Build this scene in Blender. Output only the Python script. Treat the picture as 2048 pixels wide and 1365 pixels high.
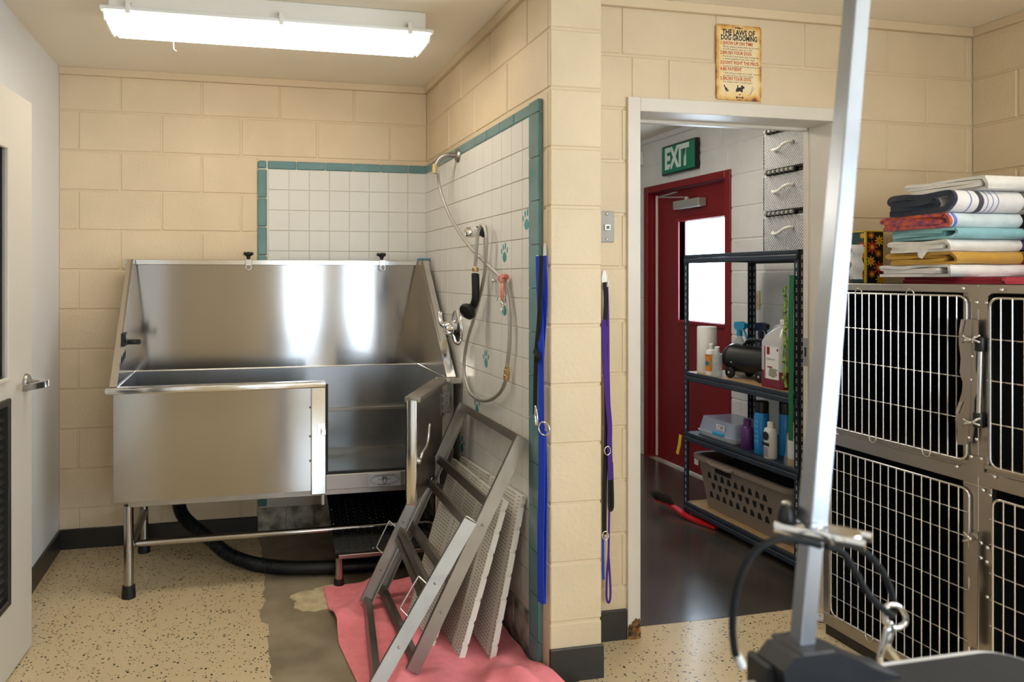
import bpy, bmesh, math, random
from mathutils import Vector as V, Matrix as MX
random.seed(7)
SC = bpy.context.scene
for o in list(bpy.data.objects): bpy.data.objects.remove(o)
COL = SC.collection

# ---------------------------------------------------------------- camera
F, H, YAW, CX, CY, CZ, U0 = 1456.7175, 555.0675, .2145, -1.0375, -3.9745, 1.3848, 793.9535
cam = bpy.data.cameras.new('camera'); camo = bpy.data.objects.new('camera', cam); COL.objects.link(camo)
cam.sensor_width = 36; cam.lens = F / 2048 * 36
cam.shift_x = (1024 - U0) / 2048; cam.shift_y = -(682.5 - H) / 2048
camo.location = (CX, CY, CZ); camo.rotation_euler = (math.pi / 2, 0, -YAW)
cam.clip_start = .05
cam.dof.use_dof = True; cam.dof.focus_distance = 3.3; cam.dof.aperture_fstop = 3.2
SC.camera = camo
# ---------------------------------------------------------------- world and exposure
w = bpy.data.worlds.new('daylight'); SC.world = w; w.use_nodes = True
bg = w.node_tree.nodes['Background']; bg.inputs[0].default_value = (.68, .84, 1.0, 1); bg.inputs[1].default_value = 12.5
vs = SC.view_settings
vs.view_transform = 'Standard'; vs.look = 'None'; vs.gamma = 1; vs.use_curve_mapping = False; vs.exposure = 0.2
LAMP = 13.0          # radiance of the fluorescent diffusers

def portal(name, loc, rot, sx, sy):
    l = bpy.data.lights.new(name, 'AREA'); l.shape = 'RECTANGLE'; l.size = sx; l.size_y = sy
    l.cycles.is_portal = True
    o = bpy.data.objects.new(name, l); COL.objects.link(o); o.location = loc; o.rotation_euler = rot

# ---------------------------------------------------------------- helpers
def up(u, v, ax, val):      # photo pixel -> point on an axis plane, used for measuring positions
    c, s = math.cos(YAW), math.sin(YAW); t = (u - U0) / F
    d = V((t * c + s, -t * s + c, -(v - H) / F)); C0 = V((CX, CY, CZ)); i = 'xyz'.index(ax)
    return C0 + d * ((val - C0[i]) / d[i])

def lin(h):
    h = h.lstrip('#'); r = []
    for i in (0, 2, 4):
        a = int(h[i:i + 2], 16) / 255
        r.append(a / 12.92 if a <= .04045 else ((a + .055) / 1.055) ** 2.4)
    return tuple(r) + (1,)

MATS = {}
def mat(name, col, rough=.5, metal=0., var=0., vscale=8., bump=0., bscale=80., aniso=0., emit=0., ecol=None,
        spec=.5, col2=None, stretch=None, trans=0., alpha=1., sheen=0., coat=0., bdist=.002):
    if name in MATS: return MATS[name]
    m = bpy.data.materials.new(name); m.use_nodes = True; nt = m.node_tree; N = nt.nodes; L = nt.links
    p = N['Principled BSDF']
    c = lin(col) if isinstance(col, str) else col
    p.inputs['Base Color'].default_value = c; p.inputs['Roughness'].default_value = rough
    p.inputs['Metallic'].default_value = metal; p.inputs['Specular IOR Level'].default_value = spec
    if trans: p.inputs['Transmission Weight'].default_value = trans
    if alpha < 1: p.inputs['Alpha'].default_value = alpha
    if sheen: p.inputs['Sheen Weight'].default_value = sheen; p.inputs['Sheen Roughness'].default_value = .5
    if coat: p.inputs['Coat Weight'].default_value = coat; p.inputs['Coat Roughness'].default_value = .05
    if emit:
        p.inputs['Emission Color'].default_value = lin(ecol) if ecol else c
        p.inputs['Emission Strength'].default_value = emit
    if aniso:
        p.inputs['Anisotropic'].default_value = aniso; p.inputs['Anisotropic Rotation'].default_value = .25
        t = N.new('ShaderNodeTangent'); t.direction_type = 'RADIAL'; t.axis = 'Z'
        L.new(t.outputs[0], p.inputs['Tangent'])
    g = N.new('ShaderNodeNewGeometry')
    pos = g.outputs['Position']
    if stretch:
        mp = N.new('ShaderNodeMapping'); mp.inputs['Scale'].default_value = stretch
        L.new(pos, mp.inputs[0]); pos = mp.outputs[0]
    if var or col2:
        n = N.new('ShaderNodeTexNoise'); n.inputs['Scale'].default_value = vscale; n.inputs['Detail'].default_value = 5
        L.new(pos, n.inputs['Vector'])
        r = N.new('ShaderNodeMapRange'); r.inputs[1].default_value = .35; r.inputs[2].default_value = .65
        L.new(n.outputs['Fac'], r.inputs[0])
        x = N.new('ShaderNodeMix'); x.data_type = 'RGBA'; L.new(r.outputs[0], x.inputs[0])
        if col2: a, b = c, lin(col2)
        else:
            a = tuple(k * (1 - var) for k in c[:3]) + (1,); b = tuple(min(1, k * (1 + var)) for k in c[:3]) + (1,)
        x.inputs[6].default_value = a; x.inputs[7].default_value = b
        L.new(x.outputs[2], p.inputs['Base Color'])
    if bump:
        n = N.new('ShaderNodeTexNoise'); n.inputs['Scale'].default_value = bscale; n.inputs['Detail'].default_value = 6
        L.new(pos, n.inputs['Vector'])
        b = N.new('ShaderNodeBump'); b.inputs['Strength'].default_value = bump; b.inputs['Distance'].default_value = bdist
        L.new(n.outputs['Fac'], b.inputs['Height']); L.new(b.outputs[0], p.inputs['Normal'])
    MATS[name] = m
    return m

def glassmat(name, tint=(1, 1, 1, 1), refl=.08, rough=0.02):
    m = bpy.data.materials.new(name); m.use_nodes = True; nt = m.node_tree; N = nt.nodes; N.remove(N['Principled BSDF'])
    t = N.new('ShaderNodeBsdfTransparent'); t.inputs[0].default_value = tint
    g = N.new('ShaderNodeBsdfGlossy'); g.inputs['Roughness'].default_value = rough
    x = N.new('ShaderNodeMixShader'); x.inputs[0].default_value = refl
    nt.links.new(t.outputs[0], x.inputs[1]); nt.links.new(g.outputs[0], x.inputs[2])
    nt.links.new(x.outputs[0], N['Material Output'].inputs[0]); MATS[name] = m
    return m

def tagged(o, label=None, cat=None, group=None, kind=None):
    if label: o['label'] = label
    if cat: o['category'] = cat
    if group: o['group'] = group
    if kind: o['kind'] = kind
    return o

def wl(o):
    p = V((0, 0, 0))
    while o: p += o.location; o = o.parent
    return p

def thing(name, label, cat, loc, group=None):
    o = bpy.data.objects.new(name, None); COL.objects.link(o); o.location = loc; o.empty_display_size = .05
    return tagged(o, label, cat, group)

def basis(d, hint=None):
    d = V(d).normalized(); h = V(hint) if hint else (V((0, 0, 1)) if abs(d.z) < .9 else V((1, 0, 0)))
    a = h.cross(d).normalized(); b = d.cross(a)
    return a, b, d

def smooth_path(pts, sub=6, closed=False):
    pts = [V(p) for p in pts]; n = len(pts); out = []
    rng = range(n) if closed else range(n - 1)
    for i in rng:
        if closed: p0, p1, p2, p3 = pts[i - 1], pts[i], pts[(i + 1) % n], pts[(i + 2) % n]
        else: p0, p1, p2, p3 = pts[max(i - 1, 0)], pts[i], pts[i + 1], pts[min(i + 2, n - 1)]
        for k in range(sub):
            t = k / sub
            out.append(.5 * ((2 * p1) + (p2 - p0) * t + (2 * p0 - 5 * p1 + 4 * p2 - p3) * t * t + (3 * p1 - p0 - 3 * p2 + p3) * t ** 3))
    if not closed: out.append(pts[-1])
    return out

class B:
    def __init__(s, m=None): s.bm = bmesh.new(); s.m = m
    def _v(s, p):
        p = V(p); return s.bm.verts.new(s.m @ p if s.m else p)
    def face(s, pts):
        try: return s.bm.faces.new([s._v(p) for p in pts])
        except ValueError: return None
    def poly(s, verts, faces):
        vs_ = [s._v(p) for p in verts]
        for f in faces:
            try: s.bm.faces.new([vs_[i] for i in f])
            except ValueError: pass
        return s
    def box(s, x0, x1, y0, y1, z0, z1, bev=0., seg=1):
        x0, x1 = sorted((x0, x1)); y0, y1 = sorted((y0, y1)); z0, z1 = sorted((z0, z1))
        vv = [s._v((x, y, z)) for z in (z0, z1) for y in (y0, y1) for x in (x0, x1)]
        fs = [s.bm.faces.new([vv[i] for i in f]) for f in ((0, 2, 3, 1), (4, 5, 7, 6), (0, 1, 5, 4), (2, 6, 7, 3), (0, 4, 6, 2), (1, 3, 7, 5))]
        if bev:
            es = list({e for f in fs for e in f.edges})
            bmesh.ops.bevel(s.bm, geom=es, offset=bev, segments=seg, affect='EDGES', profile=.5)
        return s
    def obox(s, c, ax, ay, az, bev=0., seg=1):       # box from centre and three half-axis vectors
        c, ax, ay, az = V(c), V(ax), V(ay), V(az)
        vv = [s._v(c + i * ax + j * ay + k * az) for k in (-1, 1) for j in (-1, 1) for i in (-1, 1)]
        fs = [s.bm.faces.new([vv[i] for i in f]) for f in ((0, 2, 3, 1), (4, 5, 7, 6), (0, 1, 5, 4), (2, 6, 7, 3), (0, 4, 6, 2), (1, 3, 7, 5))]
        if bev:
            es = list({e for f in fs for e in f.edges})
            bmesh.ops.bevel(s.bm, geom=es, offset=bev, segments=seg, affect='EDGES', profile=.5)
        return s
    def bar(s, a, b, wdt, t, hint=None, bev=0.):      # rectangular bar from a to b
        a, b = V(a), V(b); x, y, d = basis(b - a, hint)
        return s.obox((a + b) / 2, x * wdt / 2, y * t / 2, (b - a) / 2, bev)
    def sweep(s, pts, prof, closed=False, cap=True, hint=None):   # prof: list of (a,b) in the section plane
        pts = [V(p) for p in pts]; n = len(pts); rings = []; a = None
        for i, p in enumerate(pts):
            if closed: d = pts[(i + 1) % n] - pts[i - 1]
            else: d = pts[min(i + 1, n - 1)] - pts[max(i - 1, 0)]
            if d.length < 1e-9: d = V((0, 0, 1))
            d.normalize()
            if hint is not None: a, b, _ = basis(d, hint)
            elif a is None: a, b, _ = basis(d)
            else:
                a = (a - d * a.dot(d)).normalized(); b = d.cross(a)
            rings.append([s._v(p + a * q[0] + b * q[1]) for q in prof])
        k = len(prof)
        for i in range(n if closed else n - 1):
            r0, r1 = rings[i], rings[(i + 1) % n]
            for j in range(k): s.bm.faces.new((r0[j], r0[(j + 1) % k], r1[(j + 1) % k], r1[j]))
        if cap and not closed:
            s.bm.faces.new(rings[0][::-1]); s.bm.faces.new(rings[-1])
        return s
    def tube(s, pts, r, n=10, closed=False, cap=True):
        return s.sweep(pts, [(r * math.cos(2 * math.pi * i / n), r * math.sin(2 * math.pi * i / n)) for i in range(n)], closed, cap)
    def strap(s, pts, wdt, t, hint):
        return s.sweep(pts, [(-wdt / 2, -t / 2), (wdt / 2, -t / 2), (wdt / 2, t / 2), (-wdt / 2, t / 2)], hint=hint)
    def lathe(s, prof, o=(0, 0, 0), axis=(0, 0, 1), n=20, sx=1., sy=1.):  # prof: (radius, height)
        a, b, d = basis(axis); o = V(o); rings = []
        for r, h in prof:
            if r < 1e-6: rings.append([s._v(o + d * h)])
            else: rings.append([s._v(o + d * h + a * r * sx * math.cos(2 * math.pi * i / n) + b * r * sy * math.sin(2 * math.pi * i / n)) for i in range(n)])
        for r0, r1 in zip(rings, rings[1:]):
            for j in range(n):
                k = (j + 1) % n
                if len(r0) == 1 and len(r1) == 1: continue
                if len(r0) == 1: s.bm.faces.new((r0[0], r1[j], r1[k]))
                elif len(r1) == 1: s.bm.faces.new((r0[j], r0[k], r1[0]))
                else: s.bm.faces.new((r0[j], r0[k], r1[k], r1[j]))
        if len(rings[0]) > 1: s.bm.faces.new(rings[0][::-1])
        if len(rings[-1]) > 1: s.bm.faces.new(rings[-1])
        return s
    def cyl(s, a, b, r, r2=None, n=16):
        a, b = V(a), V(b)
        return s.lathe([(r, 0), (r if r2 is None else r2, (b - a).length)], a, b - a, n)
    def ball(s, c, r, n=12, sz=1., axis=(0, 0, 1)):
        k = n // 2
        return s.lathe([(r * math.sin(math.pi * i / k), -r * sz * math.cos(math.pi * i / k)) for i in range(k + 1)], c, axis, n)
    def prism(s, pts, o, a, b, t):        # polygon (i,j) in plane o + i*a + j*b, extruded by vector t
        o, a, b, t = V(o), V(a), V(b), V(t)
        q = [o + a * i + b * j for i, j in pts]
        v0 = [s._v(p) for p in q]; v1 = [s._v(p + t) for p in q]; n = len(q)
        s.bm.faces.new(v0[::-1]); s.bm.faces.new(v1)
        for i in range(n): s.bm.faces.new((v0[i], v0[(i + 1) % n], v1[(i + 1) % n], v1[i]))
        return s
    def mesh(s, name, smooth=False):
        bmesh.ops.remove_doubles(s.bm, verts=s.bm.verts, dist=1e-6)
        bmesh.ops.recalc_face_normals(s.bm, faces=s.bm.faces)
        me = bpy.data.meshes.new(name); s.bm.to_mesh(me); s.bm.free()
        if smooth:
            me.polygons.foreach_set('use_smooth', [True] * len(me.polygons))
            if smooth != 'all':
                try: me.set_sharp_from_angle(angle=math.radians(smooth if not isinstance(smooth, bool) else 40))
                except Exception: pass
        return me
    def done(s, name, m, parent=None, smooth=False, base=None):
        me = s.mesh(name, smooth)
        if parent is not None: org = wl(parent)
        elif base is not None: org = V(base)
        else:
            xs = [v.co for v in me.vertices]
            org = V((sum(v.x for v in xs) / len(xs), sum(v.y for v in xs) / len(xs), min(v.z for v in xs)))
        me.transform(MX.Translation(-org))
        o = bpy.data.objects.new(name, me); COL.objects.link(o)
        if parent is not None: o.parent = parent
        else: o.location = org
        mm = MATS[m] if isinstance(m, str) else m
        me.materials.append(mm)
        return o

def inst(name, me, parent, loc, rot=None):
    o = bpy.data.objects.new(name, me); COL.objects.link(o); o.parent = parent; o.location = V(loc) - wl(parent)
    if rot: o.rotation_euler = rot
    return o

PIECES = {}
def piece(name, dx, dy, dz, bev, m, parent, c):        # bevelled brick-like piece, mesh shared by size
    key = (name, round(dx, 4), round(dy, 4), round(dz, 4), m)
    if key not in PIECES:
        me = B().box(-dx / 2, dx / 2, -dy / 2, dy / 2, -dz / 2, dz / 2, bev).mesh(name); me.materials.append(MATS[m]); PIECES[key] = me
    return inst(name, PIECES[key], parent, c)

def text(name, body, size, o, a, b, m, parent, align='CENTER', depth=.0004, fit=None, shear=0., bold=0.):
    # flat lettering: text lies in plane o + x*a + y*b, raised along a x b
    cu = bpy.data.curves.new(name, 'FONT'); cu.body = body; cu.size = size; cu.align_x = align; cu.align_y = 'CENTER'; cu.resolution_u = 2
    cu.shear = shear; cu.offset = bold
    to = bpy.data.objects.new(name, cu); COL.objects.link(to); bpy.context.view_layer.update()
    me = bpy.data.meshes.new_from_object(to.evaluated_get(bpy.context.evaluated_depsgraph_get()))
    bpy.data.objects.remove(to)
    a, b = V(a).normalized(), V(b).normalized(); n = a.cross(b)
    k = 1.
    if fit and len(me.vertices):
        xs = [v.co.x for v in me.vertices]; k = fit / max(1e-6, max(xs) - min(xs))
    org = wl(parent)
    for v in me.vertices: v.co = V(o) + a * v.co.x * k + b * v.co.y + n * depth - org
    me.materials.clear(); me.materials.append(MATS[m])
    ob = bpy.data.objects.new(name, me); COL.objects.link(ob); ob.parent = parent
    return ob
# ---------------------------------------------------------------- materials
mat('wall_paint', '#d9c4a3', .55, var=.05, vscale=3, bump=.5, bscale=70, bdist=.004)
mat('wall_paint_flat', '#d7c1a0', .5, var=.03, vscale=2, bump=.1, bscale=60)
mat('ceiling_paint', '#f4e9d6', .6, bump=.15, bscale=90)
mat('white_block', '#dcdad6', .6, var=.05, vscale=4, bump=.5, bscale=60, bdist=.004)
mat('left_paint', '#e2e0de', .55, bump=.1, bscale=60)
mat('door_paint', '#d0c8ba', .45, bump=.08, bscale=40)
mat('casing_paint', '#dcd3c6', .4, var=.03, vscale=6)
mat('tile_white', '#dcd9d2', .33, var=.015, vscale=4, spec=.4)
mat('tile_teal', '#63888a', .15, var=.10, vscale=6, spec=.6)
mat('tile_stained', '#cfc8b8', .5, col2='#6f685c', vscale=14, bump=.4, bscale=40)
mat('grout', '#d8d0c0', .8)
mat('grout_white', '#e4e2da', .7)
mat('base_black', '#26231f', .35, var=.2, vscale=8)
mat('rust', '#a9793f', .9, col2='#2a1a10', vscale=45, bump=.5)
mat('steel', (.42, .40, .38, 1), .14, 1., var=.03, vscale=3, aniso=.8, bump=.04, bscale=5, bdist=.002, stretch=(1, 1, .25))
mat('steel_dull', (.37, .35, .32, 1), .38, 1., var=.10, vscale=5, aniso=.5)
mat('steel_bright', (.75, .74, .72, 1), .14, 1.)
mat('chrome', (.86, .86, .86, 1), .06, 1.)
mat('steel_cage', (.43, .40, .36, 1), .33, 1., var=.06, vscale=6)
mat('wire', (.66, .63, .59, 1), .24, 1.)
mat('black_rubber', '#0d0d0e', .5)
mat('black_plastic', '#141416', .3)
mat('black_cloth', '#0f0f11', .9)
mat('dark_shell', '#1a1a1b', .35)
mat('brass', (.66, .48, .24, 1), .28, 1.)
mat('white_plastic', '#eeece6', .35)
mat('lens_white', '#f4f4f0', .4, emit=LAMP, ecol='#fff6e6')
mat('lens_end', '#e9e9e4', .25)
mat('fixture_white', '#e8e4da', .4)
mat('red_paint', '#7d0a12', .4, var=.06, vscale=3)
mat('sign_green', '#0a7d5c', .4, var=.04)
mat('letter_white', '#dde8e0', .5)
mat('closer_grey', '#a9a6a0', .4, .4)
glassmat('glass', refl=.06)
glassmat('glass_wired', tint=(.92, .94, .95, 1), refl=.28)

def floor_material():
    m = bpy.data.materials.new('epoxy_floor'); m.use_nodes = True; nt = m.node_tree; N = nt.nodes; L = nt.links; p = N['Principled BSDF']
    g = N.new('ShaderNodeNewGeometry')
    n = N.new('ShaderNodeTexNoise'); n.inputs['Scale'].default_value = 1.7; n.inputs['Detail'].default_value = 4; L.new(g.outputs['Position'], n.inputs['Vector'])
    base = N.new('ShaderNodeMix'); base.data_type = 'RGBA'; L.new(n.outputs[0], base.inputs[0])
    base.inputs[6].default_value = lin('#cdb68f'); base.inputs[7].default_value = lin('#dbc6a0')
    prev = base.outputs[2]
    for sc, th, colr, st in ((52, .20, '#2a2320', (1, 1.6, 1)), (75, .20, '#4a3c2e', (1.4, 1, 1)), (34, .13, '#1e1a18', (1.2, 1, 1))):
        mp = N.new('ShaderNodeMapping'); mp.inputs['Scale'].default_value = st; mp.inputs['Location'].default_value = (sc * .37, 0, 0); L.new(g.outputs['Position'], mp.inputs[0])
        # warp for ragged flecks
        wn = N.new('ShaderNodeTexNoise'); wn.inputs['Scale'].default_value = 220; L.new(mp.outputs[0], wn.inputs['Vector'])
        ad = N.new('ShaderNodeVectorMath'); ad.operation = 'SCALE'; ad.inputs[3].default_value = .004; L.new(wn.outputs['Color'], ad.inputs[0])
        sm = N.new('ShaderNodeVectorMath'); sm.operation = 'ADD'; L.new(mp.outputs[0], sm.inputs[0]); L.new(ad.outputs[0], sm.inputs[1])
        vo = N.new('ShaderNodeTexVoronoi'); vo.inputs['Scale'].default_value = sc; L.new(sm.outputs[0], vo.inputs['Vector'])
        # per cell random size
        sp = N.new('ShaderNodeSeparateColor'); L.new(vo.outputs['Color'], sp.inputs[0])
        mu = N.new('ShaderNodeMath'); mu.operation = 'MULTIPLY'; mu.inputs[1].default_value = th * 2.1; L.new(sp.outputs[0], mu.inputs[0])
        sb = N.new('ShaderNodeMath'); sb.operation = 'SUBTRACT'; sb.inputs[1].default_value = th * .55; L.new(mu.outputs[0], sb.inputs[0])
        lt = N.new('ShaderNodeMath'); lt.operation = 'LESS_THAN'; L.new(vo.outputs['Distance'], lt.inputs[0]); L.new(sb.outputs[0], lt.inputs[1])
        x = N.new('ShaderNodeMix'); x.data_type = 'RGBA'; L.new(lt.outputs[0], x.inputs[0]); L.new(prev, x.inputs[6]); x.inputs[7].default_value = lin(colr)
        prev = x.outputs[2]
    L.new(prev, p.inputs['Base Color']); p.inputs['Roughness'].default_value = .22
    b = N.new('ShaderNodeBump'); b.inputs['Strength'].default_value = .12; b.inputs['Distance'].default_value = .003
    n2 = N.new('ShaderNodeTexNoise'); n2.inputs['Scale'].default_value = 45; L.new(g.outputs['Position'], n2.inputs['Vector'])
    L.new(n2.outputs[0], b.inputs['Height']); L.new(b.outputs[0], p.inputs['Normal'])
    MATS['epoxy_floor'] = m
floor_material()
mat('concrete', '#9e8f76', .55, col2='#7f715b', vscale=5, bump=.4, bscale=30)
mat('concrete_next', '#4c463f', .2, spec=1.0, col2='#36322d', vscale=3, bump=.1, bscale=18)
mat('concrete_patch', '#dccaa4', .8, col2='#bba883', vscale=18, bump=.6, bscale=40)

# ---------------------------------------------------------------- room shell
BK = .2032; ZC = 2.452
XL, XR, YD, YP, PW, YR = -1.926, 2.05, -1.438, -1.664, .19, -6.2
YT = -1.290            # far side of the doorway wall
def struct(o, **k): return tagged(o, kind='structure', **k)

floor = struct(B().box(XL - 1.3, XR + .2, YR - .2, 3.2, -.1, 0).done('floor', 'concrete', base=(0, 0, 0)))
# thin epoxy coat with a ragged edge against bare concrete
rag = []
pts0 = [up(u, v, 'z', 0) for u, v in ((520, 1085), (528, 1140), (530, 1165), (527, 1190), (533, 1203), (518, 1225), (523, 1245), (536, 1252), (538, 1290), (541, 1340), (545, 1380))]
pts0 = [V((p.x, p.y)) for p in pts0]
edge = [V((-.935, 0))] + pts0 + [V((-.93, -1.62)), V((-.90, -1.80)), V((-.4, -1.86)), V((.02, -1.83)), V((.1, -1.70))]
for i in range(len(edge) - 1):
    a, b = edge[i], edge[i + 1]; n = max(1, int((b - a).length / .018))
    for k in range(n):
        p = a.lerp(b, k / n); rag.append((p.x + random.uniform(-.005, .005), p.y + random.uniform(-.004, .004)))
rag.append((.1, -1.66))
poly = [(XL, 0)] + rag + [(PW, -1.66), (PW, YD), (.42, YD), (.47, -1.365), (.9, -1.372), (1.34, -1.362), (1.39, YD), (XR, YD), (XR, YR), (XL, YR)]
coat = B(); coat.prism(poly, (0, 0, 0), (1, 0, 0), (0, 1, 0), (0, 0, .003))
struct(coat.done('floor_coating', 'epoxy_floor', floor))
nf = B().box(.2, XR, YT - .075, 3.0, 0, .0015); struct(nf.done('floor_slab', 'concrete_next', floor))
pp = []
for i in range(40):
    a = i / 40 * 2 * math.pi; c0 = up(655, 1190, 'z', 0); r = 1 + .12 * math.sin(5 * a + 1) + random.uniform(-.06, .06)
    pp.append((c0.x + .16 * r * math.cos(a), c0.y - .04 + .125 * r * math.sin(a)))
B().prism(pp, (0, 0, 0), (1, 0, 0), (0, 1, 0), (0, 0, .0025)).done('floor_patch', 'concrete_patch', floor)

ceil = struct(B().box(XL - 1.3, XR + .2, YR - .2, 3.2, ZC, ZC + .1).done('ceiling', 'ceiling_paint'))

def cut(rect, hole):
    a, b, c, d = rect; e, f, g, h = hole
    if e >= b or f <= a or g >= d or h <= c: return [rect]
    out = []
    if e > a: out.append((a, e, c, d))
    if f < b: out.append((f, b, c, d))
    a2, b2 = max(a, e), min(b, f)
    if g > c: out.append((a2, b2, c, g))
    if h < d: out.append((a2, b2, h, d))
    return out

def cmu(parent, ax, face, sign, a0, a1, z0, z1, ph_even, ph_odd, m, holes=(), jt=.009, proud=.0035, minw=.02):
    """blocks on a wall: ax is the running axis ('x' or 'y'), face the plane, sign the outward direction"""
    k0 = int(math.floor(z0 / BK + 1e-6)); k1 = int(math.ceil(z1 / BK - 1e-6))
    for k in range(k0, k1):
        za, zb = max(z0, k * BK), min(z1, (k + 1) * BK)
        ph = ph_even if k % 2 == 0 else ph_odd
        if ph is None: js = [a0, a1]
        else:
            n0 = math.floor((a0 - ph) / (2 * BK)) + 1; js = [a0]
            while ph + n0 * 2 * BK < a1 - .03:
                if ph + n0 * 2 * BK > a0 + .03: js.append(ph + n0 * 2 * BK)
                n0 += 1
            js.append(a1)
        for a, b in zip(js, js[1:]):
            rs = [(a + (jt / 2 if a > a0 else 0), b - (jt / 2 if b < a1 else 0), za + (jt / 2 if za > z0 else 0), zb - (jt / 2 if zb < z1 else 0))]
            for hl in holes: rs = [q for r in rs for q in cut(r, hl)]
            for (p, q, r, s) in rs:
                if q - p < minw or s - r < minw: continue
                D = .02; fc = face - sign * (D / 2)
                if ax == 'x': piece('block', q - p, D, s - r, .0035, m, parent, ((p + q) / 2, fc, (r + s) / 2))
                else: piece('block', D, q - p, s - r, .0035, m, parent, (fc, (p + q) / 2, (r + s) / 2))

G = .004   # recess of the mortar behind the block faces
# back wall of the washing alcove
TX0, TZ1, TB = -.937, 2.011, .02
wb = struct(B().box(XL - .1, .02, G, .2, 0, ZC).done('wall_back', 'wall_paint_flat', base=(0, G, 0)))
cmu(wb, 'x', 0, -1, XL, 0, 0, ZC - .01, -1.8356, -1.8356 + BK, 'wall_paint', holes=[(TX0, .1, -.1, TZ1)])
# tiled side wall (continues into the pillar end)
ws = struct(B().box(G, .186, YP + G, .1, 0, ZC).done('wall_side', 'wall_paint_flat', base=(G, 0, 0)))
TY0 = -1.600
cmu(ws, 'y', 0, -1, YP + .02, 0, 0, ZC - .01, -.4435, -.4435 + BK, 'wall_paint', holes=[(TY0, .1, -.1, TZ1)])
cmu(ws, 'x', YP, -1, .0, PW, 0, ZC - .01, None, None, 'wall_paint')
cmu(ws, 'y', PW, 1, YP + .02, YD, 0, ZC - .01, None, None, 'wall_paint')
# wall with the doorway
OX0, OX1, OZ = .467, 1.339, 2.022
wd = struct(B().poly([], []).box(PW - .02, .44, YD + G, YT, 0, ZC).box(1.37, XR + .1, YD + G, YT, 0, ZC).box(.44, 1.37, YD + G, YT, OZ + .03, ZC).done('wall_doorway', 'wall_paint_flat', base=(1, YD, 0)))
cmu(wd, 'x', YD, -1, PW, XR, 0, ZC - .01, .5903, .7949 + .003, 'wall_paint', holes=[(OX0 - .03, OX1 + .03, -.1, OZ + .03)])
# right wall
W3 = (-5.7, -3.5, .85, 2.2)
wr = struct(B().box(XR + G, XR + .2, W3[1], YD, 0, ZC).box(XR + G, XR + .2, YR - .2, W3[0], 0, ZC).box(XR + G, XR + .2, W3[0], W3[1], 0, W3[2]).box(XR + G, XR + .2, W3[0], W3[1], W3[3], ZC).done('wall_right', 'wall_paint_flat', base=(XR, -3, 0)))
cmu(wr, 'y', XR, -1, W3[1] + .02, YD, 0, ZC - .01, -1.6233, -1.6233 + BK, 'wall_paint')
# right wall seen in the next room, with the red door opening
RY0, RY1, RZ = .185, 1.09, 2.03
wn = struct(B().box(XR + G, XR + .2, YT, RY0 - .02, 0, ZC).box(XR + G, XR + .2, RY1 + .02, 3.2, 0, ZC).box(XR + G, XR + .2, RY0 - .02, RY1 + .02, RZ + .02, ZC).box(XR + G, XR + .2, YD, YT, 0, ZC).done('wall_next_room', 'white_block', base=(XR, 0, 0)))
cmu(wn, 'y', XR, -1, YT, 2.6, 0, ZC - .01, .0312, .2328, 'white_block', holes=[(RY0 - .02, RY1 + .02, -.1, RZ + .02)])
struct(B().box(-1.4, XR, 3.0, 3.2, 0, ZC).done('wall_next_room_far', 'white_block'))
struct(B().box(.186, .2, YT, 3.2, 0, ZC).done('wall_next_room_left', 'white_block'))
# next room side of the doorway wall, in white
# left wall with its doorway (the open door hangs here), hall behind
LY0, LY1 = -2.86, -1.93
wlft = struct(B().box(XL - .12, XL, LY1, .1, 0, ZC).box(XL - .12, XL, YR - .2, LY0, 0, ZC).box(XL - .12, XL, LY0, LY1, 2.06, ZC).done('wall_left', 'left_paint', base=(XL, -3, 0)))
struct(B().box(XL - 1.3, XL - 1.2, -3.6, -1.2, 0, ZC).box(XL - 1.3, XL - .12, -3.7, -3.6, 0, ZC).box(XL - 1.3, XL - .12, -1.2, -1.1, 0, ZC).done('wall_hall', 'left_paint'))
# rear wall with two tall windows
WINS = [(-.40, .05, .42, 2.15), (.42, .79, .42, 2.15)]
rw = B()
xs = [XL - .12, WINS[0][0], WINS[0][1], WINS[1][0], WINS[1][1], XR + .1]
for i in (0, 2, 4): rw.box(xs[i], xs[i + 1], YR - .15, YR, 0, ZC)
for a, b, c, d in WINS: rw.box(a, b, YR - .15, YR, 0, c).box(a, b, YR - .15, YR, d, ZC)
struct(rw.done('wall_rear', 'wall_paint_flat'))
for i, (a, b, c, d) in enumerate(WINS):
    f = struct(B().box(a, a + .04, YR - .1, YR + .02, c, d).box(b - .04, b, YR - .1, YR + .02, c, d).box(a, b, YR - .1, YR + .02, c, c + .04).box(a, b, YR - .1, YR + .02, d - .04, d).done('window_%d' % (i + 1), 'casing_paint'))
    B().box(a + .04, b - .04, YR - .06, YR - .055, c + .04, d - .04).done('pane', 'glass', f)
    portal('window_portal', ((a + b) / 2, YR - .12, (c + d) / 2), (math.pi / 2, 0, 0), b - a, d - c)
f = B(); a, b, c, d = W3
for p, q, r, s in ((a, a + .04, c, d), (b - .04, b, c, d), (a, b, c, c + .04), (a, b, d - .04, d), ((a + b) / 2 - .02, (a + b) / 2 + .02, c, d)): f.box(XR - .01, XR + .12, p, q, r, s)
f = struct(f.done('window_3', 'casing_paint'))
B().box(XR + .06, XR + .065, a + .04, b - .04, c + .04, d - .04).done('pane', 'glass', f)
portal('side_window_portal', (XR + .15, (a + b) / 2, (c + d) / 2), (0, math.pi / 2, 0), d - c, b - a)
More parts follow.
